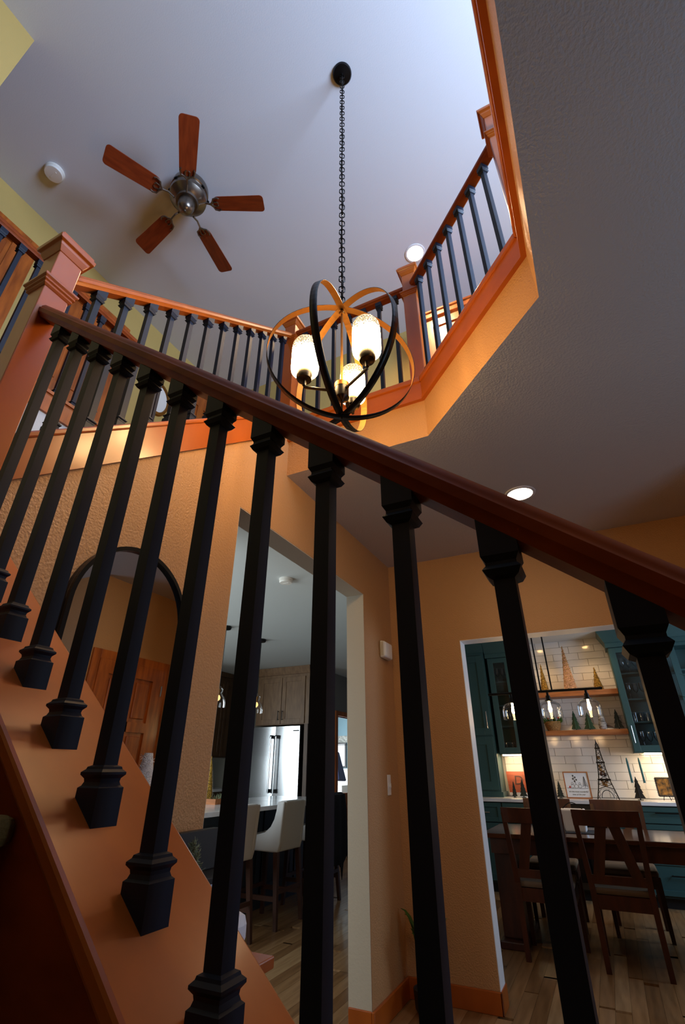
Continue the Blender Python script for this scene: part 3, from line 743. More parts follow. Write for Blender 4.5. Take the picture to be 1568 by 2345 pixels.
fronds('spiky_plant', 'spiky green plant at the right edge before the teal cabinet', (0.88,4.24,0.0), 18, 2.75, 0.40, 0.02, m_leaf, 11, 0.13)
fronds('corner_plant', 'small leafy plant in the foyer corner behind a baluster', (-1.18,3.47,0.0), 12, 0.55, 0.16, 0.05, m_leaf, 5, 0.07)

# ---------------------------------------------------------------- kitchen
def shaker_y(parent, x0, x1, y, z0, z1, m, fw=0.06, name='door', mrec=None):
    """shaker door facing -Y whose front lies at y"""
    d = MB().box(x0,x0+fw,y,y+0.02,z0,z1).box(x1-fw,x1,y,y+0.02,z0,z1).box(x0+fw,x1-fw,y,y+0.02,z0,z0+fw).box(x0+fw,x1-fw,y,y+0.02,z1-fw,z1).build(name, m, parent, bevel=0.002)
    MB().box(x0+fw,x1-fw,y+0.010,y+0.02,z0+fw,z1-fw).build(name+'_panel', mrec or m, d)
    return d
def shaker_x(parent, x, y0, y1, z0, z1, m, fw=0.06, name='door', mrec=None):
    d = MB().box(x-0.02,x,y0,y0+fw,z0,z1).box(x-0.02,x,y1-fw,y1,z0,z1).box(x-0.02,x,y0+fw,y1-fw,z0,z0+fw).box(x-0.02,x,y0+fw,y1-fw,z1-fw,z1).build(name, m, parent, bevel=0.002)
    MB().box(x-0.02,x-0.010,y0+fw,y1-fw,z0+fw,z1-fw).build(name+'_panel', mrec or m, d)
    return d
def bar_pull(parent, p, q, out, m=m_blackmetal, r=0.006):
    p = Vector(p); q = Vector(q); o = Vector(out)
    e = (q-p).normalized()*0.015
    MB().tube([p+o, q+o], r, 8).tube([p+e, p+e+o], r*0.8, 6).tube([q-e, q-e+o], r*0.8, 6).build('handle', m, parent, smooth=True)
YK = 7.2
t = thing('refrigerator', 'stainless french door refrigerator under the taupe cabinet', 'refrigerator', (-4.77,7.5,0))
MB().box(-5.235,-4.325,YK+0.05,7.9,0.02,1.79).build('body', m_darksteel, t)
for x0_, x1_, nm in ((-5.235,-4.784,0),(-4.776,-4.325,1)):
    prof = []
    for i in range(9):
        u = i/8; prof.append((x0_+(x1_-x0_)*u, YK+0.02-0.006*math.sin(PI*u)))
    mb = MB().prism([(x,y,0.72) for x,y in prof]+[(x1_,YK+0.05,0.72),(x0_,YK+0.05,0.72)], (0,0,1.09))
    d = mb.build('door', m_steel, t, smooth=True)
    xh = x1_-0.045 if nm == 0 else x0_+0.045
    bar_pull(d, (xh,YK+0.005,0.86), (xh,YK+0.005,1.66), (0,-0.05,0), m_steel, 0.012)
    for zz in (0.87, 1.63): MB().box(xh-0.016,xh+0.016,YK-0.05,YK+0.01,zz,zz+0.05).build('handle_bracket', m_blackmetal, d)
    if nm == 1: MB().box(-4.44,-4.345,YK+0.002,YK+0.012,1.735,1.75).build('name_badge', m_blackmetal, d)
d = MB().box(-5.235,-4.325,YK,YK+0.05,0.06,0.71).build('freezer_drawer', m_steel, t, bevel=0.006)
bar_pull(d, (-5.1,YK,0.64), (-4.46,YK,0.64), (0,-0.05,0), m_steel, 0.012)
t = thing('fridge_cabinet', 'taupe wall cabinet with two black pulls above the refrigerator', 'cabinet', (-4.70,7.5,1.84))
MB().box(-5.20,-4.17,YK+0.02,7.94,1.835,2.62).build('body', m_taupecab, t)
MB().hexa([(-5.21,YK-0.01,2.62),(-4.15,YK-0.01,2.62),(-4.15,7.94,2.62),(-5.21,7.94,2.62),(-5.25,YK-0.07,2.735),(-4.13,YK-0.07,2.735),(-4.13,7.94,2.735),(-5.25,7.94,2.735)]).build('crown', m_taupecab, t)
for x0_, x1_, xh in ((-5.145,-4.70,-4.735),(-4.69,-4.245,-4.655)):
    d = shaker_y(t, x0_, x1_, YK, 1.845, 2.575, m_taupecab, 0.075)
    bar_pull(d, (xh,YK,1.90),(xh,YK,2.05),(0,-0.03,0))
MB().box(-4.235,-4.17,YK-0.0,7.94,0.0,1.835).build('side_panel', m_browncab, t)
t = thing('wall_cabinet', 'dark brown kitchen wall cabinet left of the fridge cabinet', 'cabinet', (-5.9,6.6,1.37))
MB().box(-6.3,-5.92,5.2,7.9,1.37,2.66).build('body', m_browncab, t)
MB().box(-6.3,-5.86,5.2,7.9,2.66,2.735).build('crown', m_browncab, t)
for k in range(6): shaker_x(t, -5.90, 5.22+0.40*k, 5.60+0.40*k, 1.39, 2.60, m_browncab)
t = thing('back_counter', 'kitchen base cabinet run with a pale counter under the wall cabinet', 'cabinet', (-5.9,6.6,0))
MB().box(-6.75,-6.0,5.2,7.9,0,0.86).build('body', m_browncab, t)
MB().box(-6.75,-5.95,5.18,7.92,0.86,0.90).build('countertop', m_counter, t)
t = thing('stand_mixer', 'white stand mixer on the kitchen back counter', 'mixer', (-6.15,6.95,0.90))
MB().lathe([(0.05,0),(0.09,0.05),(0.105,0.14),(0.105,0.17),(0.1,0.17)], (-6.15,6.90,0.92), 20).build('bowl', m_wpaint, t, smooth=True)
MB().box(-6.22,-6.08,7.0,7.1,0.90,1.2).build('column', m_blackmetal, t, bevel=0.02)
MB().box(-6.22,-6.08,6.82,7.12,1.2,1.33).build('head', m_blackmetal, t, bevel=0.04)
MB().box(-6.25,-6.05,6.78,7.12,0.90,0.925).build('base', m_blackmetal, t, bevel=0.01)
# island
t = thing('kitchen_island', 'navy kitchen island with white quartz top behind the bar stools', 'island', (-3.55,4.9,0))
MB().box(-4.05,-3.35,3.0,6.2,0,0.845).build('body', m_navy, t)
MB().box(-4.10,-3.05,2.95,6.25,0.845,0.882).build('countertop', m_counter, t, bevel=0.004)
for k in range(5): shaker_x(t, -3.33, 3.03+0.63*k, 3.63+0.63*k, 0.12, 0.82, m_navy, 0.07, 'panel_frame')
# stools
def make_stool():
    t = thing('bar_stool', '', 'stool', (0,0,0), 'upholstered bar stools at the kitchen island')
    # local: back at x=0, seat toward -x, width along y
    hw = 0.205
    prof = [(0.03,0.93),(-0.045,0.93),(-0.055,0.86),(-0.075,0.79),(-0.11,0.73),(-0.17,0.685),(-0.25,0.665),(-0.43,0.655),(-0.43,0.545),(-0.02,0.535),(0.0,0.60)]
    for s_ in (-1,1):
        MB().prism([(x, s_*hw, z) for x, z in prof], (0,-s_*0.045,0)).build('side_wing', m_stool, t, bevel=0.012, world=False)
    MB().hexa([(-0.055,-hw+0.04,0.54),(-0.01,-hw+0.04,0.54),(-0.01,hw-0.04,0.54),(-0.055,hw-0.04,0.54),(-0.04,-hw+0.04,0.935),(0.032,-hw+0.04,0.935),(0.032,hw-0.04,0.935),(-0.04,hw-0.04,0.935)]).build('backrest', m_stool, t, bevel=0.012, world=False)
    MB().box(-0.44,-0.05,-hw+0.043,hw-0.043,0.54,0.652).build('seat', m_stool, t, bevel=0.02, world=False)
    for (x, y) in ((-0.04,-0.185),(-0.04,0.185),(-0.40,-0.185),(-0.40,0.185)):
        sx = 0.045 if x > -0.1 else -0.02; sy = 0.025*(1 if y > 0 else -1)
        MB().hexa([(x+sx-0.015,y+sy-0.015,0),(x+sx+0.015,y+sy-0.015,0),(x+sx+0.015,y+sy+0.015,0),(x+sx-0.015,y+sy+0.015,0),(x-0.022,y-0.02,0.54),(x+0.022,y-0.02,0.54),(x+0.022,y+0.02,0.54),(x-0.022,y+0.02,0.54)]).build('leg', m_stoolleg, t, world=False)
    for y in (-0.195,0.195): MB().box(-0.40,-0.02,y-0.011,y+0.011,0.19,0.225).build('stretcher', m_stoolleg, t, world=False)
    MB().box(-0.42,-0.40,-0.19,0.19,0.22,0.25).build('foot_rail', m_stoolleg, t, world=False)
    MB().box(-0.02,0.0,-0.19,0.19,0.24,0.27).build('foot_rail', m_stoolleg, t, world=False)
    return t
s0 = make_stool()
stools = [s0, copy_tree(s0), copy_tree(s0)]
for o, y, lb in zip(stools, (3.82,4.60,5.38), ('oatmeal bar stool nearest the black cabinet, half behind a baluster','oatmeal bar stool fully seen between two near balusters','bar stool under the dark navy throw')):
    o.location = (-2.80, y, 0); o['label'] = lb
# throw over the third stool
random.seed(9)
def throw():
    ys = [5.14+0.5*i/14 for i in range(15)]
    mb = MB(); n = len(ys); rows_ = []
    path = [(-2.88,0.70),(-2.865,0.85),(-2.85,0.945),(-2.80,0.965),(-2.752,0.945),(-2.745,0.8),(-2.74,0.6),(-2.735,0.42)]
    for k, (x, z) in enumerate(path):
        row = []
        for i, y in enumerate(ys):
            wv = 0.012*math.sin(i*1.3+k*0.4)
            flare = 1+0.10*max(0,(0.95-z))
            row.append((x+wv*(1 if k > 4 else 0.2), 5.39+(y-5.39)*flare, z))
        rows_.append(row)
    last = [(p[0]+0.004, p[1]+random.uniform(-0.01,0.02), 0.42-random.choice((0.03,0.12,0.20,0.10,0.24))) for p in rows_[-1]]
    rows_.append(last)
    vs = [p for r in rows_ for p in r]; fs = []
    for k in range(len(rows_)-1):
        for i in range(n-1): fs.append((k*n+i,k*n+i+1,(k+1)*n+i+1,(k+1)*n+i))
    mb.add(vs, fs); o = mb.build('throw_blanket', m_navycloth, smooth=True)
    md = o.modifiers.new('thick','SOLIDIFY'); md.thickness = 0.006; md.offset = 0
    return o
tag(throw(), 'dark navy ragged throw draped over the farthest bar stool', 'throw')
# island things
t = thing('wooden_tray', 'wooden tray with greenery on the kitchen island', 'tray', (-3.80,4.70,0.882))
MB().box(-3.95,-3.62,4.45,5.0,0.882,0.898).build('base', m_shelf, t)
mb = MB().box(-3.635,-3.62,4.45,5.0,0.898,0.93).box(-3.95,-3.935,4.45,5.0,0.898,0.93).box(-3.935,-3.635,4.45,4.465,0.898,0.93).box(-3.935,-3.635,4.985,5.0,0.898,0.93); mb.build('rim', m_shelf, t)
random.seed(4); mb = MB()
for i in range(160):
    c = Vector((random.uniform(-3.9,-3.66), random.uniform(4.5,4.96), 0.90)); e = c+Vector((random.uniform(-0.03,0.03),random.uniform(-0.03,0.03),random.uniform(0.03,0.075)))
    mb.tube([c,e],[0.004,0.001],4)
o = mb.build('greenery', m_fir, t); o['kind'] = 'stuff'
t = thing('gold_cone_tree', 'tall gold cone tree on the kitchen island tray', 'cone tree', (-3.84,4.58,0.90))
MB().lathe([(0.055,0.0),(0.048,0.10),(0.046,0.105),(0.034,0.22),(0.032,0.225),(0.018,0.33),(0.002,0.42)], (-3.84,4.58,0.90), 20).build('cone', m_gold, t)
for i, (x, y, lb) in enumerate(((-3.74,4.86,'clear glass votive on the island tray, nearer the gold cone tree'),(-3.72,4.93,'clear glass votive on the island tray, farther from the gold cone tree'))):
    g = tag(MB().lathe([(0.032,0),(0.036,0.09),(0.033,0.09),(0.03,0.006)], (x,y,0.90), 16, cap=False).build('glass_votive', m_glass, smooth=True), lb, 'votive', 'votives on the island tray')
# pendants
def pendant(label, x, y):
    t = thing('glass_pendant', label, 'pendant', (x,y,1.83), 'clear bell pendants over the kitchen island')
    MB().lathe([(0.055,-0.035),(0.062,-0.02),(0.062,0)], (x,y,ZC), 20).build('canopy', m_blackmetal, t)
    MB().tube([(x,y,ZC-0.02),(x,y,2.05)], 0.004, 6).build('cord', m_blackmetal, t)
    MB().lathe([(0.085,0),(0.086,0.04),(0.072,0.10),(0.04,0.135),(0.032,0.15),(0.045,0.17),(0.045,0.19),(0.028,0.21),(0.014,0.225)], (x,y,1.82), 22, cap=False).build('shade', m_glass, t, smooth=True)
    MB().lathe([(0.015,0),(0.016,0.06),(0.012,0.07)], (x,y,1.945), 12).build('socket', m_brass, t)
    MB().lathe([(0.004,0),(0.02,0.015),(0.024,0.035),(0.012,0.06)], (x,y,1.885), 12).build('bulb', m_dimbulb, t, smooth=True)
pendant('clear bell glass pendant half hidden by a near baluster', -3.85, 5.33)
pendant('clear bell glass pendant at the kitchen wall edge', -3.85, 4.585)
# laundry doorway
t = MB().box(-4.26,-4.13,8.12,8.2,0,2.11).box(-4.26,-4.13,9.0,9.08,0,2.11).box(-4.26,-4.13,8.2,9.0,2.03,2.11).build('trim_6', m_door); struct(t, 'oak casing of the laundry doorway', 'trim')
t = thing('half_door', 'oak panelled half door in the laundry doorway', 'door', (-4.2,8.6,0))
MB().box(-4.22,-4.19,8.205,8.995,0.02,0.83).build('leaf', m_door, t)
for z0_, z1_ in ((0.10,0.40),(0.48,0.78)): MB().box(-4.19,-4.18,8.28,8.92,z0_,z1_).build('panel', m_door, t, bevel=0.006)
mb = MB().box(-6.8,-6.7,8.05,10.9,0,ZC)
wl = struct(mb.build('wall_laundry', m_lblue), 'pale blue laundry room wall', 'wall')
MB().box(-6.7,-6.69,8.05,10.9,1.86,2.02).build('border', m_border, wl)
MB().box(-6.75,-4.3,10.80,10.9,0,ZC).build('end_wall', m_lblue, wl); MB().box(-6.70,-4.3,10.79,10.80,1.72,1.86).build('border', m_border, wl)
t = thing('laundry_counter', 'bright white counter and board in the laundry room', 'counter', (-6.0,9.8,0))
MB().box(-6.6,-4.9,9.9,10.75,0,0.9).build('base', m_wpaint, t); MB().box(-6.6,-4.9,10.72,10.79,0.9,1.2).build('back_board', m_wpaint, t)
t = thing('picture', 'black framed picture on the pale blue laundry wall', 'picture', (-5.9,10.78,1.2))
MB().box(-5.62,-5.22,10.76,10.79,1.22,1.72).build('frame', m_blackwood, t); MB().box(-5.59,-5.25,10.755,10.76,1.25,1.69).build('print', m_paper, t)
o = MB().lathe([(0.02,0.0),(0.10,0.02),(0.15,0.1),(0.12,0.12)], (-4.95,10.0,2.5), 18).build('laundry_ceiling_light', mat('laundry_lamp', (1,1,1), 0.5, emit=4), smooth=True); tag(o, 'small white ceiling light in the laundry room', 'light')
MB().lathe([(0.06,0.12),(0.06,0.242)], (-4.95,10.0,2.5), 12).build('mount', m_white, o, world=True)
o = MB().hexa([(-4.9,9.4,1.0),(-4.7,9.4,1.0),(-4.68,9.7,0.98),(-4.88,9.7,0.98),(-4.86,9.45,1.5),(-4.8,9.45,1.5),(-4.8,9.6,1.5),(-4.86,9.6,1.5)]).build('blue_coat', mat('blue_cloth', rgb(30,44,78), 0.9), bevel=0.03)
tag(o, 'blue coat hanging just inside the laundry doorway', 'coat')
MB().tube([(-4.83,9.52,1.49),(-4.83,9.52,1.62),(-4.28,9.52,1.62)], 0.006, 6).build('peg', m_blackmetal, o)
# console under the mirror with its ornaments
t = thing('console_table', 'cherry wood console table under the arched mirror', 'table', (-1.18,1.12,0))
MB().box(-1.338,-1.015,0.68,1.60,0.68,0.71).build('top', m_wood, t, bevel=0.004)
MB().box(-1.32,-1.035,0.70,1.575,0.60,0.68).build('apron', m_wood, t)
for x in (-1.30,-1.05):
    for y in (0.72,1.555): MB().sq([(0.014,0),(0.02,0.60)], (x,y,0)).build('leg', m_wood, t)
t = thing('black_display_box', 'black display box on the console with a raised back panel', 'box', (-1.26,1.47,0.71))
MB().box(-1.335,-1.19,1.36,1.375,0.71,0.89).box(-1.335,-1.19,1.565,1.58,0.71,0.89).box(-1.335,-1.325,1.375,1.565,0.71,0.89).build('case', m_blackwood, t)
MB().box(-1.338,-1.165,1.345,1.595,0.89,0.908).build('ledge', m_blackwood, t, bevel=0.003)
MB().box(-1.29,-1.26,1.395,1.59,0.908,1.022).build('back_panel', m_blackwood, t, bevel=0.003)
t = thing('winter_canvas', 'small snow scene canvas with a red roof inside the black display box', 'canvas', (-1.20,1.47,0.712))
MB().box(-1.215,-1.20,1.378,1.562,0.7105,0.882).build('canvas', m_snow, t)
MB().prism([(-1.199,1.44,0.855),(-1.199,1.50,0.825),(-1.199,1.50,0.84),(-1.199,1.45,0.868)], (0.0015,0,0)).build('red_roof', m_red, t)
t = thing('frosted_fir', 'small frosted fir with red berries beside the black display box', 'fir tree', (-1.12,1.30,0.71))
fx, fy = -1.12, 1.30
MB().lathe([(0.035,0),(0.035,0.03),(0.006,0.035),(0.004,0.30)], (fx,fy,0.71), 10).build('trunk', m_stoolleg, t)
random.seed(21); mb = MB()
for i in range(170):
    u = random.random(); z = 0.78+0.235*u; r = 0.062*(1-u)**0.8+0.006; a = random.random()*2*PI
    e = Vector((fx+r*math.cos(a), fy+r*math.sin(a), z+r*0.7)); s_ = Vector((fx,fy,z-0.01))
    mb.tube([s_, e], [0.0014,0.0008], 3)
    for k in range(6):
        q = s_.lerp(e, 0.25+0.14*k); dd = Vector((random.uniform(-1,1),random.uniform(-1,1),random.uniform(0,1.2))).normalized()*0.013
        mb.tube([q, q+dd], [0.0011,0.0006], 3)
o = mb.build('needles', m_fir, t); o['kind'] = 'stuff'
for p in ((fx+0.045,fy-0.01,0.93-0.03),(fx+0.05,fy+0.004,0.895),(fx+0.045,fy-0.025,0.89)):
    MB().lathe([(0.001,-0.007),(0.006,-0.004),(0.007,0),(0.006,0.004),(0.001,0.007)], p, 10).build('berry', m_red, t, smooth=True)
o = MB().box(-1.20,-1.10,1.44,1.588,0.712,0.815).build('white_pillow', mat('white_cotton', rgb(216,222,235), 0.9), bevel=0.035); tag(o, 'small white cushion with rounded corner on the end of the console', 'pillow')

# ---------------------------------------------------------------- dining room cabinets
YU = 6.92; YC = 6.62
t = thing('base_cabinets', 'teal base cabinet run with drawers under the white counter', 'cabinet', (-0.3,6.9,0))
MB().box(-1.60,1.6,YC+0.04,YD-0.002,0.09,0.86).build('carcass', m_tealdk, t)
MB().box(-1.60,1.6,YC+0.09,YD-0.002,0.0,0.09).build('toe_kick', m_blackwood, t)
for k, (x0_, x1_) in enumerate(((-1.60,-1.22),(-1.205,-0.62),(-0.06,0.98),(1.0,1.58))):
    if k == 2:
        for (z0_, z1_) in ((0.705,0.85),(0.41,0.695),(0.11,0.40)):
            d = shaker_y(t, x0_, x1_, YC+0.02, z0_, z1_, m_teal, 0.045, 'drawer'); bar_pull(d, (0.33,YC+0.02,(z0_+z1_)/2+0.02), (0.75,YC+0.02,(z0_+z1_)/2+0.02), (0,-0.03,0))
    else:
        d = shaker_y(t, x0_, x1_, YC+0.02, 0.66, 0.85, m_teal, 0.045, 'drawer'); bar_pull(d, ((x0_+x1_)/2-0.06,YC+0.02,0.755), ((x0_+x1_)/2+0.06,YC+0.02,0.755), (0,-0.03,0), m_chrome)
        shaker_y(t, x0_, x1_, YC+0.02, 0.11, 0.65, m_teal)
t = thing('beverage_cooler', 'dark glass door beverage cooler between the teal base cabinets', 'cooler', (-0.34,6.8,0))
MB().box(-0.61,-0.07,YC+0.028,YC+0.04,0.10,0.855).build('door_frame', m_darksteel, t); MB().box(-0.56,-0.12,YC+0.022,YC+0.028,0.16,0.80).build('door_glass', mat('black_glass', rgb(10,12,14), 0.05), t)
bar_pull(t, (-0.59,YC+0.028,0.2),(-0.59,YC+0.028,0.8),(0,-0.04,0), m_steel, 0.008)
o = MB().box(-1.615,1.62,YC,YD-0.001,0.86,0.895).build('countertop', m_counter, bevel=0.003); tag(o, 'long white quartz counter below the subway tiles', 'countertop')
t = thing('tower_cabinet', 'tall teal cabinet standing on the counter at the far left', 'cabinet', (-1.45,7.0,0.895))
MB().box(-1.60,-1.235,YU-0.02,YD-0.002,0.895,2.62).build('body', m_teal, t); MB().box(-1.61,-1.215,YU-0.03,YD-0.002,0.895,0.95).build('base_moulding', m_teal, t)
MB().hexa([(-1.60,YU-0.03,2.62),(-1.225,YU-0.03,2.62),(-1.225,YD-0.002,2.62),(-1.60,YD-0.002,2.62),(-1.60,YU-0.10,2.735),(-1.225,YU-0.10,2.735),(-1.225,YD-0.002,2.735),(-1.60,YD-0.002,2.735)]).build('crown', m_teal, t)
d = shaker_y(t, -1.59, -1.25, YU-0.04, 1.58, 2.58, m_teal, 0.09); bar_pull(d, (-1.29,YU-0.04,1.66),(-1.29,YU-0.04,1.86),(0,-0.03,0), m_chrome)
shaker_y(t, -1.59, -1.25, YU-0.04, 0.97, 1.56, m_teal, 0.09)
def glasscab(label, x0_, x1_, panes, hx, el=0.09):
    t = thing('glass_cabinet', label, 'cabinet', ((x0_+x1_)/2,7.05,1.36), 'teal glass door wall cabinets')
    mb = MB().box(x0_,x0_+0.018,YU+0.02,YD-0.009,1.36,2.54).box(x1_-0.018,x1_,YU+0.02,YD-0.009,1.36,2.54).box(x0_+0.018,x1_-0.018,YU+0.02,YD-0.009,1.36,1.40).box(x0_+0.018,x1_-0.018,YU+0.02,YD-0.009,2.50,2.54).box(x0_+0.018,x1_-0.018,YD-0.03,YD-0.009,1.40,2.50)
    mb.build('carcass', m_teal, t)
    MB().box(x0_-0.02,x1_+0.02,YU,YD-0.009,2.54,2.60).build('frieze', m_teal, t)
    MB().hexa([(x0_-0.02,YU-0.01,2.60),(x1_+0.02,YU-0.01,2.60),(x1_+0.02,YD-0.009,2.60),(x0_-0.02,YD-0.009,2.60),(x0_-el,YU-0.09,2.735),(x1_+0.09,YU-0.09,2.735),(x1_+0.09,YD-0.009,2.735),(x0_-el,YD-0.009,2.735)]).build('crown', m_teal, t)
    for zz in (1.68,1.93,2.225): MB().box(x0_+0.018,x1_-0.018,YU+0.04,YD-0.03,zz-0.008,zz+0.008).build('shelf', m_teal, t)
    n = len(panes)
    for (a, b) in panes:
        d = MB().box(a,a+0.07,YU,YU+0.02,1.37,2.53).box(b-0.07,b,YU,YU+0.02,1.37,2.53).box(a+0.07,b-0.07,YU,YU+0.02,1.37,1.435).box(a+0.07,b-0.07,YU,YU+0.02,2.47,2.53).build('door', m_teal, t, bevel=0.002)
        MB().box(a+0.07,b-0.07,YU+0.008,YU+0.012,1.435,2.47).build('pane', m_pane, d)
        bar_pull(d, (hx,YU,1.46),(hx,YU,1.64),(0,-0.03,0), m_chrome)
    return t
glasscab('teal glass door wall cabinet beside the tall teal cabinet', -1.20, -0.90, [(-1.195,-0.905)], -0.93, 0.02)
glasscab('wide teal glass door wall cabinet right of the tiled niche', 0.30, 1.36, [(0.305,0.64),(0.65,1.0)], 0.335)
# stemware on the cabinet shelves
gm = {}
wine = [(0.030,0.0),(0.004,0.006),(0.0035,0.075),(0.02,0.09),(0.034,0.12),(0.030,0.185)]
tumb = [(0.026,0.0),(0.030,0.10)]
def put(kind, x, y, z, lb, grp):
    k = kind
    if k not in gm: gm[k] = MB().lathe(wine if k == 'wine_glass' else tumb, (0,0,0), 14, cap=False).build(k, m_stem, smooth=True, world=False); o = gm[k]
    else: o = gm[k].copy(); C.objects.link(o)
    o.location = (x,y,z); tag(o, lb, 'glass', grp)
def glass_row(kind, xs, z, what, where, grp):
    for i, x in enumerate(xs):
        pos = ('leftmost', 'second', 'third', 'fourth')[i]
        put(kind, x, 7.03+0.04*(i%2), z, '%s %s from the left %s' % (pos, what, where) if i else 'leftmost %s %s' % (what, where), grp)
glass_row('wine_glass', (-1.10,-1.035,-0.98), 2.233, 'wine glass', 'on the top shelf of the narrow glass cabinet', 'wine glasses, narrow cabinet')
glass_row('tumbler', (-1.11,-1.045,-0.985), 1.40, 'tumbler', 'at the bottom of the narrow glass cabinet', 'tumblers, narrow cabinet')
glass_row('wine_glass', (0.42,0.49,0.56), 2.233, 'wine glass', 'on the top shelf of the wide glass cabinet', 'wine glasses, wide cabinet top')
glass_row('wine_glass', (0.42,0.495,0.565), 1.938, 'wine glass', 'on the second shelf of the wide glass cabinet', 'wine glasses, wide cabinet second shelf')
glass_row('tumbler', (0.41,0.475,0.54,0.605), 1.688, 'tumbler', 'on the third shelf of the wide glass cabinet', 'tumblers, wide cabinet')
glass_row('wine_glass', (0.43,0.505,0.575), 1.40, 'wine glass', 'at the bottom of the wide glass cabinet', 'wine glasses, wide cabinet bottom')
# under cabinet lights
for lb, a, b in (('slim under cabinet light strip beside the tall cabinet', -1.18, -0.92), ('slim under cabinet light strip under the wide glass cabinet', 0.40, 0.98)):
    o = MB().box(a,b,YU+0.10,YU+0.125,1.345,1.36).build('light_strip', m_led); tag(o, lb, 'light')
    al = area('under_cabinet', ((a+b)/2,YU+0.11,1.34), ((a+b)/2,YU+0.2,0.9), b-a, 0.02, 1.1*(b-a)/0.3, (1.0,0.70,0.36))
# teal return panel next to the tower, shelves
for lb, z0_, z1_ in (('upper floating wooden shelf with three cone trees', 2.007,2.068), ('lower floating wooden shelf with green wooden trees', 1.566,1.617)):
    o = MB().box(-0.895,0.298,7.0,YD-0.009,z0_,z1_).build('floating_shelf', m_shelf, bevel=0.003); tag(o, lb, 'shelf', 'floating shelves')
for i, (lb, x) in enumerate((('small spotlight cap over the niche, left', -0.55), ('small spotlight cap over the niche, right', 0.06))):
    o = MB().lathe([(0.04,-0.008),(0.055,-0.006),(0.06,0)], (x,6.75,ZC), 20).build('niche_light', m_disc if False else m_wpaint, smooth=True); tag(o, lb, 'light', 'niche ceiling lights')
    MB().lathe([(0.001,-0.010),(0.038,-0.009)], (x,6.75,ZC), 16).build('lens', m_glow, o)
    ld = bpy.data.lights.new('niche_spot','SPOT'); ld.energy = 5; ld.color = (1.0,0.68,0.38); ld.spot_size = math.radians(95); ld.spot_blend = 0.6; ld.shadow_soft_size = 0.03
    lo = bpy.data.objects.new('niche_spot', ld); C.objects.link(lo); lo.location = (x,6.75,ZC-0.03); lo.rotation_euler = (math.radians(18),0,0)

# ---------------------------------------------------------------- decorations
def conetree(label, x, y, z, r, h, m):
    t = thing('cone_tree', label, 'cone tree', (x,y,z), 'glitter cone trees on the upper shelf')
    MB().lathe([(r,0.004),(r*0.66,h*0.34),(r*0.33,h*0.67),(0.003,h)], (x,y,z), 20).build('cone', m, t, smooth=True)
    MB().lathe([(r*1.02,0.0),(r*1.02,0.006)], (x,y,z), 20).build('base_ring', m_brass, t)
    mb = MB(); N = int(h*120)
    mb.tube([(x+(r*(1-i/N)+0.004)*math.cos(i*1.1), y+(r*(1-i/N)+0.004)*math.sin(i*1.1), z+h*i/N) for i in range(N)], 0.004, 4); mb.build('wire_spiral', m_gold, t)
conetree('small gold cone tree on the left of the upper shelf', -0.535, 7.1, 2.068, 0.055, 0.37, m_gold)
conetree('tall champagne glitter cone tree in the middle of the upper shelf', -0.225, 7.1, 2.068, 0.085, 0.58, m_glit)
conetree('small gold cone tree on the right of the upper shelf', 0.098, 7.1, 2.068, 0.06, 0.28, m_gold)
def flat_tree(name, label, x, y, z, h, w, m, cross=True, tiers=4):
    t = thing(name, label, 'wooden tree', (x,y,z))
    pts = []
    for i in range(tiers):
        u0 = i/tiers; u1 = (i+1)/tiers
        pts.append((w*(1-u0*0.85), 0.08+0.92*u0)); pts.append((w*(1-u1*0.85)*0.72 if i < tiers-1 else 0.0, 0.08+0.92*u1))
    pts = [(0.12*w,0.0),(0.12*w,0.08)] + pts
    full = [(a, b) for a, b in pts] + [(-a, b) for a, b in reversed(pts[:-1])]
    MB().prism([(x+a, y-0.005, z+b*h) for a, b in full], (0,0.010,0)).build('silhouette', m, t)
    if cross: MB().prism([(x-0.005, y+a*0.8, z+b*h) for a, b in full], (0.010,0,0)).build('cross_piece', m, t)
    MB().box(x-w*0.5,x+w*0.5,y-w*0.45,y+w*0.45,z,z+0.006).build('foot', m, t)
    return t
flat_tree('wooden_tree', 'slim green wooden tree beside the greenery basket', -0.258, 7.1, 1.617, 0.225, 0.055, m_green)
flat_tree('wooden_tree', 'broad green wooden tree behind the right pendant shade', -0.105, 7.1, 1.617, 0.20, 0.065, m_green)
flat_tree('wooden_tree', 'dark grey wooden tree at the right end of the lower shelf', 0.216, 7.12, 1.617, 0.225, 0.055, m_dgreen)
t = thing('greenery_basket', 'wicker basket of greenery and red berries on the lower shelf', 'basket', (-0.52,7.1,1.617))
MB().lathe([(0.07,0),(0.09,0.05),(0.10,0.11),(0.096,0.11),(0.07,0.01)], (-0.52,7.1,1.617), 18, cap=False).build('basket', m_basket, t, smooth=True)
for k in range(5): MB().tube([(-0.52+(0.072+0.006*k)*math.cos(2*PI*i/20), 7.1+(0.072+0.006*k)*math.sin(2*PI*i/20), 1.627+0.022*k) for i in range(20)], 0.006, 5, closed=True).build('weave_band', m_basket, t)
random.seed(6); mb = MB()
for i in range(130):
    a = random.random()*2*PI; c = Vector((-0.52+0.06*math.cos(a),7.1+0.06*math.sin(a),1.71)); e = c+Vector((0.07*math.cos(a),0.05*math.sin(a),random.uniform(0,0.09))); mb.tube([c,e],[0.006,0.001],4)
o = mb.build('greenery', m_leaf, t); o['kind'] = 'stuff'
for p in ((-0.44,7.04,1.765),(-0.50,7.03,1.75),(-0.56,7.04,1.76)): MB().lathe([(0.001,-0.013),(0.012,0),(0.001,0.013)], p, 10).build('berry', m_red, t, smooth=True)
t = thing('birch_snowman', 'white birch figure with twigs and cones on the lower shelf', 'figurine', (0.06,7.1,1.617))
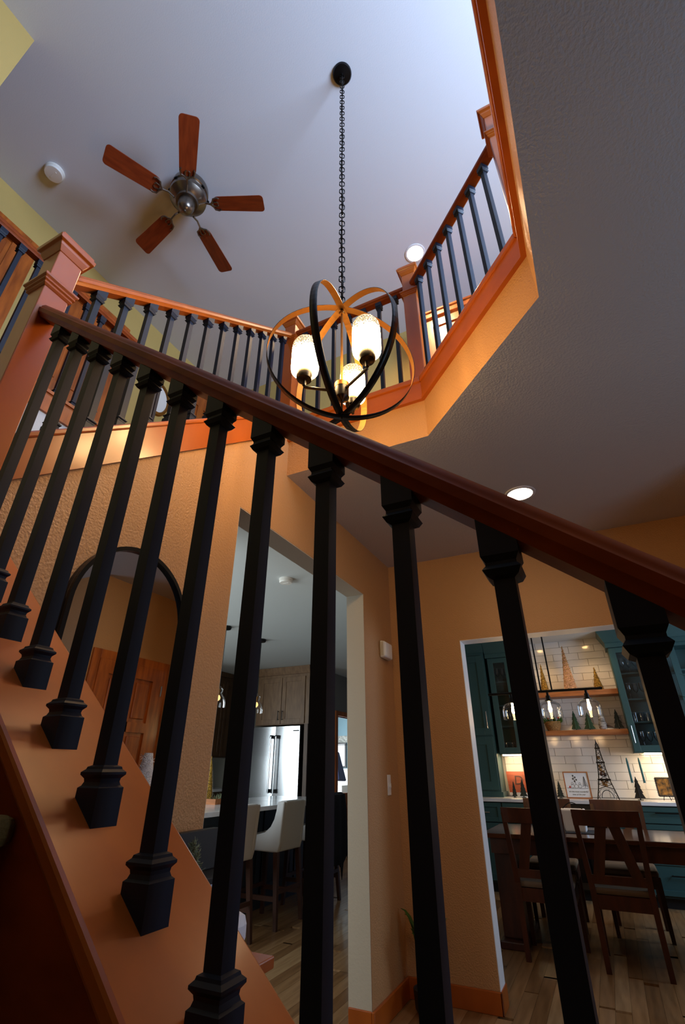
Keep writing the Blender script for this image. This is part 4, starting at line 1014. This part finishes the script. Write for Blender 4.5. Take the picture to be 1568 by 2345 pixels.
MB().lathe([(0.03,0),(0.045,0.02),(0.048,0.06),(0.036,0.09),(0.036,0.12),(0.028,0.15),(0.012,0.175)], (0.045,7.1,1.617), 16).build('trunk', mat('birch_bark', rgb(196,192,186), 0.8, col2=rgb(90,86,82), nscale=18, stretch=(1,1,3)), t, smooth=True)
for k in range(7): MB().tube([(0.06,7.1,1.62+0.01*k),(0.10+0.012*k,7.07,1.68-0.008*k)], [0.005,0.002], 5).build('twig', m_stoolleg, t)
MB().hexa([(0.06,7.06,1.617),(0.16,7.06,1.617),(0.16,7.14,1.617),(0.06,7.14,1.617),(0.07,7.07,1.63),(0.14,7.07,1.63),(0.14,7.13,1.63),(0.07,7.13,1.63)]).build('snow_base', m_tinsel, t)
ZT = 0.895
t = thing('framed_print', 'small wood framed holiday print leaning on the tiles', 'print', (-0.375,7.0,ZT))
MB().box(-0.512,-0.238,6.995,7.012,ZT,ZT+0.012).box(-0.512,-0.238,6.995,7.012,ZT+0.263,ZT+0.275).box(-0.512,-0.500,6.995,7.012,ZT+0.012,ZT+0.263).box(-0.250,-0.238,6.995,7.012,ZT+0.012,ZT+0.263).build('frame', m_shelf, t)
pr_ = MB().box(-0.500,-0.250,7.002,7.006,ZT+0.012,ZT+0.263).build('sheet', m_paper, t)
def text(s_, x, y, z, size, m, parent, name='lettering', shear=0.25):
    cu = bpy.data.curves.new('txt', 'FONT'); cu.body = s_; cu.size = size; cu.align_x = 'CENTER'; cu.shear = shear; cu.extrude = 0.0004
    o = bpy.data.objects.new('txt', cu); C.objects.link(o); dg = bpy.context.evaluated_depsgraph_get()
    me = bpy.data.meshes.new_from_object(o.evaluated_get(dg)); bpy.data.objects.remove(o)
    me.materials.clear(); me.materials.append(m)
    q = bpy.data.objects.new(name, me); C.objects.link(q); q.parent = parent; q.rotation_euler = (PI/2,0,0); q.location = Vector((x,y,z))-parent_off(parent); return q
text("It's the most wonderful", -0.375, 7.0005, ZT+0.062, 0.0215, m_ink, t); text("time of the year", -0.375, 7.0005, ZT+0.034, 0.0215, m_ink, t)
mb = MB()
def stroke(pts, r=0.0016): mb.tube([(x,7.0008,ZT+z) for x,z in pts], r, 4)
stroke([(-0.49,0.105),(-0.44,0.102),(-0.38,0.104),(-0.31,0.101),(-0.262,0.106)])
for cx_, cz_, r_ in ((-0.425,0.125,0.018),(-0.425,0.152,0.011),(-0.385,0.122,0.02),(-0.345,0.124,0.018),(-0.345,0.15,0.011)):
    stroke([(cx_+r_*math.cos(2*PI*i/12), cz_+r_*math.sin(2*PI*i/12)) for i in range(13)], 0.0012)
stroke([(-0.29,0.11),(-0.29,0.225)], 0.002)
for k in range(7):
    w_ = 0.028-0.0035*k; zz = 0.125+0.014*k; stroke([(-0.29-w_,zz),(-0.29,zz+0.012),(-0.29+w_,zz)], 0.0022)
stroke([(-0.385,0.14),(-0.395,0.19),(-0.405,0.225)]); 
for q in ((-0.41,0.20),(-0.385,0.215),(-0.405,0.232),(-0.375,0.19),(-0.395,0.175)):
    stroke([(q[0]+0.006*math.cos(2*PI*i/8), q[1]+0.006*math.sin(2*PI*i/8)) for i in range(9)], 0.0035)
mb.build('drawing', m_ink, pr_)
MB().prism([(-0.47,7.001,ZT+0.108),(-0.443,7.001,ZT+0.108),(-0.456,7.001,ZT+0.132)], (0,-0.0008,0)).build('red_hat', m_red, pr_)
t = thing('letter_sign', 'red brown wooden sign engraved with the letter D', 'sign', (-1.06,7.05,ZT))
MB().hexa([(-1.155,7.0,ZT+0.05),(-0.88,7.0,ZT+0.05),(-0.88,7.015,ZT+0.05),(-1.155,7.015,ZT+0.05),(-1.185,7.10,ZT+0.275),(-0.88,7.10,ZT+0.275),(-0.88,7.115,ZT+0.275),(-1.185,7.115,ZT+0.275)]).build('board', m_wsign, t)
q = text('D', -1.035, 7.035, ZT+0.135, 0.15, m_engrave, t, shear=0.0); q.rotation_euler = (PI/2-0.418,0,0)
MB().box(-1.10,-0.96,6.99,7.05,ZT,ZT+0.05).build('stand', m_wpaint, t)
flat_tree('bottle_tree', 'small teal tree standing in front of the letter sign', -1.088, 6.93, ZT, 0.165, 0.03, m_dgreen, tiers=5)
flat_tree('bottle_tree', 'dark tree half behind the near baluster on the counter', -0.985, 6.93, ZT, 0.19, 0.045, m_dgreen, tiers=5)
flat_tree('bottle_tree', 'small dark green tree left of the framed print', -0.576, 6.98, ZT, 0.175, 0.042, m_dgreen, tiers=6)
flat_tree('bottle_tree', 'black layered tree right of the lattice tower', 0.243, 6.95, ZT, 0.225, 0.055, m_blackwood, tiers=4)
# lattice tower
t = thing('lattice_tower', 'black wire lattice tower model on the counter', 'tower model', (-0.075,7.0,ZT))
tx, ty = -0.075, 7.0
lev = [(0.0,0.110),(0.10,0.082),(0.195,0.056),(0.30,0.040),(0.37,0.034),(0.52,0.016),(0.565,0.010)]
for sx in (-1,1):
    for sy in (-1,1):
        MB().tube([(tx+sx*w,ty+sy*w*0.6,ZT+z) for z, w in lev], 0.0055, 6).build('leg', m_blackmetal, t)
mb = MB()
for (z0_, w0),(z1_, w1) in zip(lev[:-1], lev[1:]):
    nseg = max(1, int((z1_-z0_)/0.035))
    for k in range(nseg):
        za, zb = z0_+(z1_-z0_)*k/nseg, z0_+(z1_-z0_)*(k+1)/nseg; wa, wb_ = w0+(w1-w0)*k/nseg, w0+(w1-w0)*(k+1)/nseg
        if za < 0.09: 
            for sx in (-1,1):
                mb.tube([(tx+sx*wa,ty-wa*0.6,ZT+za),(tx+sx*(wb_-0.03),ty-wb_*0.6,ZT+zb)],0.002,4); mb.tube([(tx+sx*(wa-0.03),ty-wa*0.6,ZT+za),(tx+sx*wb_,ty-wb_*0.6,ZT+zb)],0.002,4)
            continue
        for yy in (-1,1):
            mb.tube([(tx-wa,ty+yy*wa*0.6,ZT+za),(tx+wb_,ty+yy*wb_*0.6,ZT+zb)],0.0022,4); mb.tube([(tx+wa,ty+yy*wa*0.6,ZT+za),(tx-wb_,ty+yy*wb_*0.6,ZT+zb)],0.0022,4)
mb.build('lattice', m_blackmetal, t)
MB().tube([(tx+0.062*math.cos(PI*i/12),ty-0.055,ZT+0.012+0.078*math.sin(PI*i/12)) for i in range(13)],0.004,6).build('arch', m_blackmetal, t)
for z, w in ((0.195,0.062),(0.37,0.040),(0.52,0.022)): MB().box(tx-w-0.006,tx+w+0.006,ty-w*0.6-0.006,ty+w*0.6+0.006,ZT+z-0.008,ZT+z+0.008).build('platform', m_blackmetal, t)
MB().lathe([(0.012,0),(0.006,0.03),(0.001,0.06)], (tx,ty,ZT+0.56), 8).build('spire', m_blackmetal, t)
random.seed(8)
for k in range(12):
    z = random.uniform(0.12,0.42); w = 0.05*(1-z/0.6)
    MB().lathe([(0.006,-0.018),(0.016,-0.014),(0.016,0.016),(0.006,0.018)], (tx+random.uniform(-w,w)*0.8,ty+random.uniform(-0.3,0.3)*w,ZT+z), 8).build('cork', m_basket if k % 3 else m_stoolleg, t)
MB().lathe([(0.001,-0.022),(0.02,-0.012),(0.024,0.0),(0.02,0.012),(0.001,0.022)], (tx-0.012,ty-0.03,ZT+0.255), 12).build('dark_cork', m_stoolleg, t, smooth=True)
for lb, x0_ in (('left teal taper candle in a clear holder', 0.205), ('right teal taper candle in a clear holder', 0.328)):
    t = thing('taper_candle', lb, 'candle', (x0_,7.02,ZT), 'teal taper candles')
    MB().lathe([(0.035,0),(0.006,0.01),(0.006,0.15),(0.016,0.165),(0.018,0.19)], (x0_,7.02,ZT), 14, cap=False).build('holder', m_glass, t, smooth=True)
    MB().lathe([(0.011,0.165),(0.011,0.38),(0.007,0.41),(0.001,0.42)], (x0_,7.02,ZT), 12).build('candle', m_teal2, t, smooth=True)
t = thing('scroll_frame', 'black wire frame holding a golden picture under the strip light', 'picture frame', (0.505,7.03,ZT))
MB().box(0.44,0.57,7.03,7.04,ZT+0.045,ZT+0.21).build('picture', mat('amber_picture', rgb(190,130,50), 0.5, col2=rgb(50,40,20), nscale=22), t)
mb = MB()
for a, b in (((0.435,ZT+0.04),(0.575,ZT+0.04)),((0.575,ZT+0.04),(0.575,ZT+0.215)),((0.575,ZT+0.215),(0.435,ZT+0.215)),((0.435,ZT+0.215),(0.435,ZT+0.04))):
    mb.tube([(a[0],7.025,a[1]),(b[0],7.025,b[1])],0.005,6)
    for k in range(8):
        u = (k+0.5)/8; cx_, cz_ = a[0]+(b[0]-a[0])*u, a[1]+(b[1]-a[1])*u
        mb.tube([(cx_+0.009*math.cos(2*PI*i/8),7.025,cz_+0.009*math.sin(2*PI*i/8)) for i in range(8)],0.0016,4,closed=True)
mb.tube([(0.47,7.02,ZT),(0.48,7.025,ZT+0.04)],0.004,5); mb.tube([(0.54,7.02,ZT),(0.53,7.025,ZT+0.04)],0.004,5)
mb.build('wire_frame', m_blackmetal, t)

# ---------------------------------------------------------------- dining table, chairs, lamp
t = thing('dining_table', 'dark wood dining table with slab pedestals', 'table', (-0.1,5.13,0))
MB().box(-1.05,1.35,4.72,5.55,0.705,0.738).build('top', m_tabletop, t, bevel=0.005)
MB().box(-1.0,1.3,4.77,5.50,0.60,0.705).build('apron', m_dark, t)
for x in (-0.92,0.62):
    MB().box(x-0.08,x+0.08,4.86,5.40,0.05,0.60).build('pedestal', m_dark, t, bevel=0.01); MB().box(x-0.10,x+0.10,4.78,5.48,0,0.05).build('foot', m_dark, t, bevel=0.008)
def make_chair():
    t = thing('dining_chair', '', 'chair', (0,0,0), 'dark wood dining chairs around the table')
    # back toward -y, seat toward +y
    def post(x): 
        return MB().hexa([(x-0.017,-0.215,0),(x+0.017,-0.215,0),(x+0.017,-0.18,0),(x-0.017,-0.18,0),(x-0.019,-0.212,0.45),(x+0.019,-0.212,0.45),(x+0.019,-0.172,0.45),(x-0.019,-0.172,0.45)]).hexa([(x-0.019,-0.212,0.45),(x+0.019,-0.212,0.45),(x+0.019,-0.172,0.45),(x-0.019,-0.172,0.45),(x*1.14-0.016,-0.30,0.90),(x*1.14+0.016,-0.30,0.90),(x*1.14+0.016,-0.272,0.90),(x*1.14-0.016,-0.272,0.90)])
    for x in (-0.182,0.182): post(x).build('rear_leg', m_dark, t, world=False)
    for x in (-0.19,0.19): MB().hexa([(x-0.014,0.18,0),(x+0.014,0.18,0),(x+0.014,0.208,0),(x-0.014,0.208,0),(x-0.02,0.175,0.42),(x+0.02,0.175,0.42),(x+0.02,0.215,0.42),(x-0.02,0.215,0.42)]).build('front_leg', m_dark, t, world=False)
    mb = MB(); N = 8
    for i in range(N):
        a, b = -0.222+0.444*i/N, -0.222+0.444*(i+1)/N; ca, cb = -0.028*(1-(a/0.222)**2), -0.028*(1-(b/0.222)**2)
        mb.hexa([(a,-0.285+ca,0.835),(b,-0.285+cb,0.835),(b,-0.262+cb,0.835),(a,-0.262+ca,0.835),(a,-0.305+ca,0.935),(b,-0.305+cb,0.935),(b,-0.282+cb,0.935),(a,-0.282+ca,0.935)])
    mb.build('top_rail', m_dark, t, world=False)
    for s_ in (-1,1):
        MB().hexa([(s_*0.125-0.036,-0.222,0.52),(s_*0.125+0.036,-0.222,0.52),(s_*0.125+0.036,-0.205,0.52),(s_*0.125-0.036,-0.205,0.52),(s_*0.043-0.037,-0.302,0.84),(s_*0.043+0.037,-0.302,0.84),(s_*0.043+0.037,-0.288,0.84),(s_*0.043-0.037,-0.288,0.84)]).build('splat', m_dark, t, world=False)
    MB().box(-0.17,0.17,-0.226,-0.20,0.485,0.535).build('lower_rail', m_dark, t, world=False)
    MB().box(-0.17,0.17,-0.205,-0.18,0.34,0.42).box(-0.17,0.17,0.19,0.212,0.34,0.42).box(-0.202,-0.18,-0.18,0.19,0.34,0.42).box(0.18,0.202,-0.18,0.19,0.34,0.42).build('apron', m_dark, t, world=False)
    MB().box(-0.205,0.205,-0.19,0.225,0.42,0.465).build('seat', m_cushion, t, bevel=0.018, world=False)
    return t
c0 = make_chair()
chs = [c0] + [copy_tree(c0) for _ in range(3)]
for o, (x, y, rz, lb) in zip(chs, [(-0.10,4.79,0.0,'dark dining chair, back to the view, at the right near side of the table'), (-0.61,4.79,0.0,'dark dining chair, back to the view, at the left near side of the table'),
        (-0.02,5.67,PI,'dining chair facing the view on the far side, right, before the tiles'), (-0.64,5.67,PI,'dining chair facing the view on the far side, left, before the counter')]):
    o.location = (x,y,0); o.rotation_euler = (0,0,rz); o['label'] = lb
t = thing('napkin_caddy', 'white ceramic caddy with a wire handle on the dining table', 'caddy', (-0.34,5.15,0.738))
MB().hexa([(-0.43,5.08,0.738),(-0.27,5.08,0.738),(-0.27,5.22,0.738),(-0.43,5.22,0.738),(-0.45,5.07,0.90),(-0.255,5.07,0.90),(-0.255,5.23,0.90),(-0.45,5.23,0.90)]).build('box', m_wpaint, t, bevel=0.012)
MB().tube([(-0.43+0.155*i/12,5.15,0.90+0.045*math.sin(PI*i/12)) for i in range(13)],0.004,6).build('wire_handle', m_blackmetal, t)
o = MB().box(-0.50,-0.16,4.98,5.28,0.738,0.742).build('placemat', m_navycloth); tag(o, 'dark placemat under the white caddy', 'placemat')
t = thing('linear_pendant', 'black three light linear pendant with clear glass shades over the table', 'pendant', (-0.38,5.2,1.62))
MB().tube([(-0.93,5.2,1.855),(0.10,5.2,1.855)],0.012,10).build('bar', m_blackmetal, t, smooth=True)
for x in (-0.431,-0.332): MB().tube([(x,5.2,1.86),(x,5.2,ZC-0.02)],0.007,8).build('rod', m_blackmetal, t, smooth=True)
MB().box(-0.62,-0.14,5.14,5.26,ZC-0.025,ZC).build('canopy', m_blackmetal, t, bevel=0.006)
for x in (-0.715,-0.378,-0.042):
    so = MB().lathe([(0.034,1.765),(0.034,1.775),(0.022,1.78),(0.02,1.815),(0.012,1.82),(0.01,1.85)],(x,5.2,0),16).build('socket', m_blackmetal, t, smooth=True)
    MB().lathe([(0.101,1.62),(0.103,1.625),(0.101,1.70),(0.092,1.735),(0.07,1.757),(0.034,1.767)],(x,5.2,0),26,cap=False).build('shade', m_glass, t, smooth=True)
    bu = MB().lathe([(0.002,1.668),(0.013,1.675),(0.017,1.695),(0.011,1.725),(0.009,1.765)],(x,5.2,0),14).build('bulb', m_glow, t, smooth=True)
    ld = bpy.data.lights.new('pendant_bulb','POINT'); ld.energy = 1.2; ld.color = (1.0,0.62,0.28); ld.shadow_soft_size = 0.03
    lo = bpy.data.objects.new('pendant_bulb', ld); C.objects.link(lo); lo.location = (x,5.2,1.60)
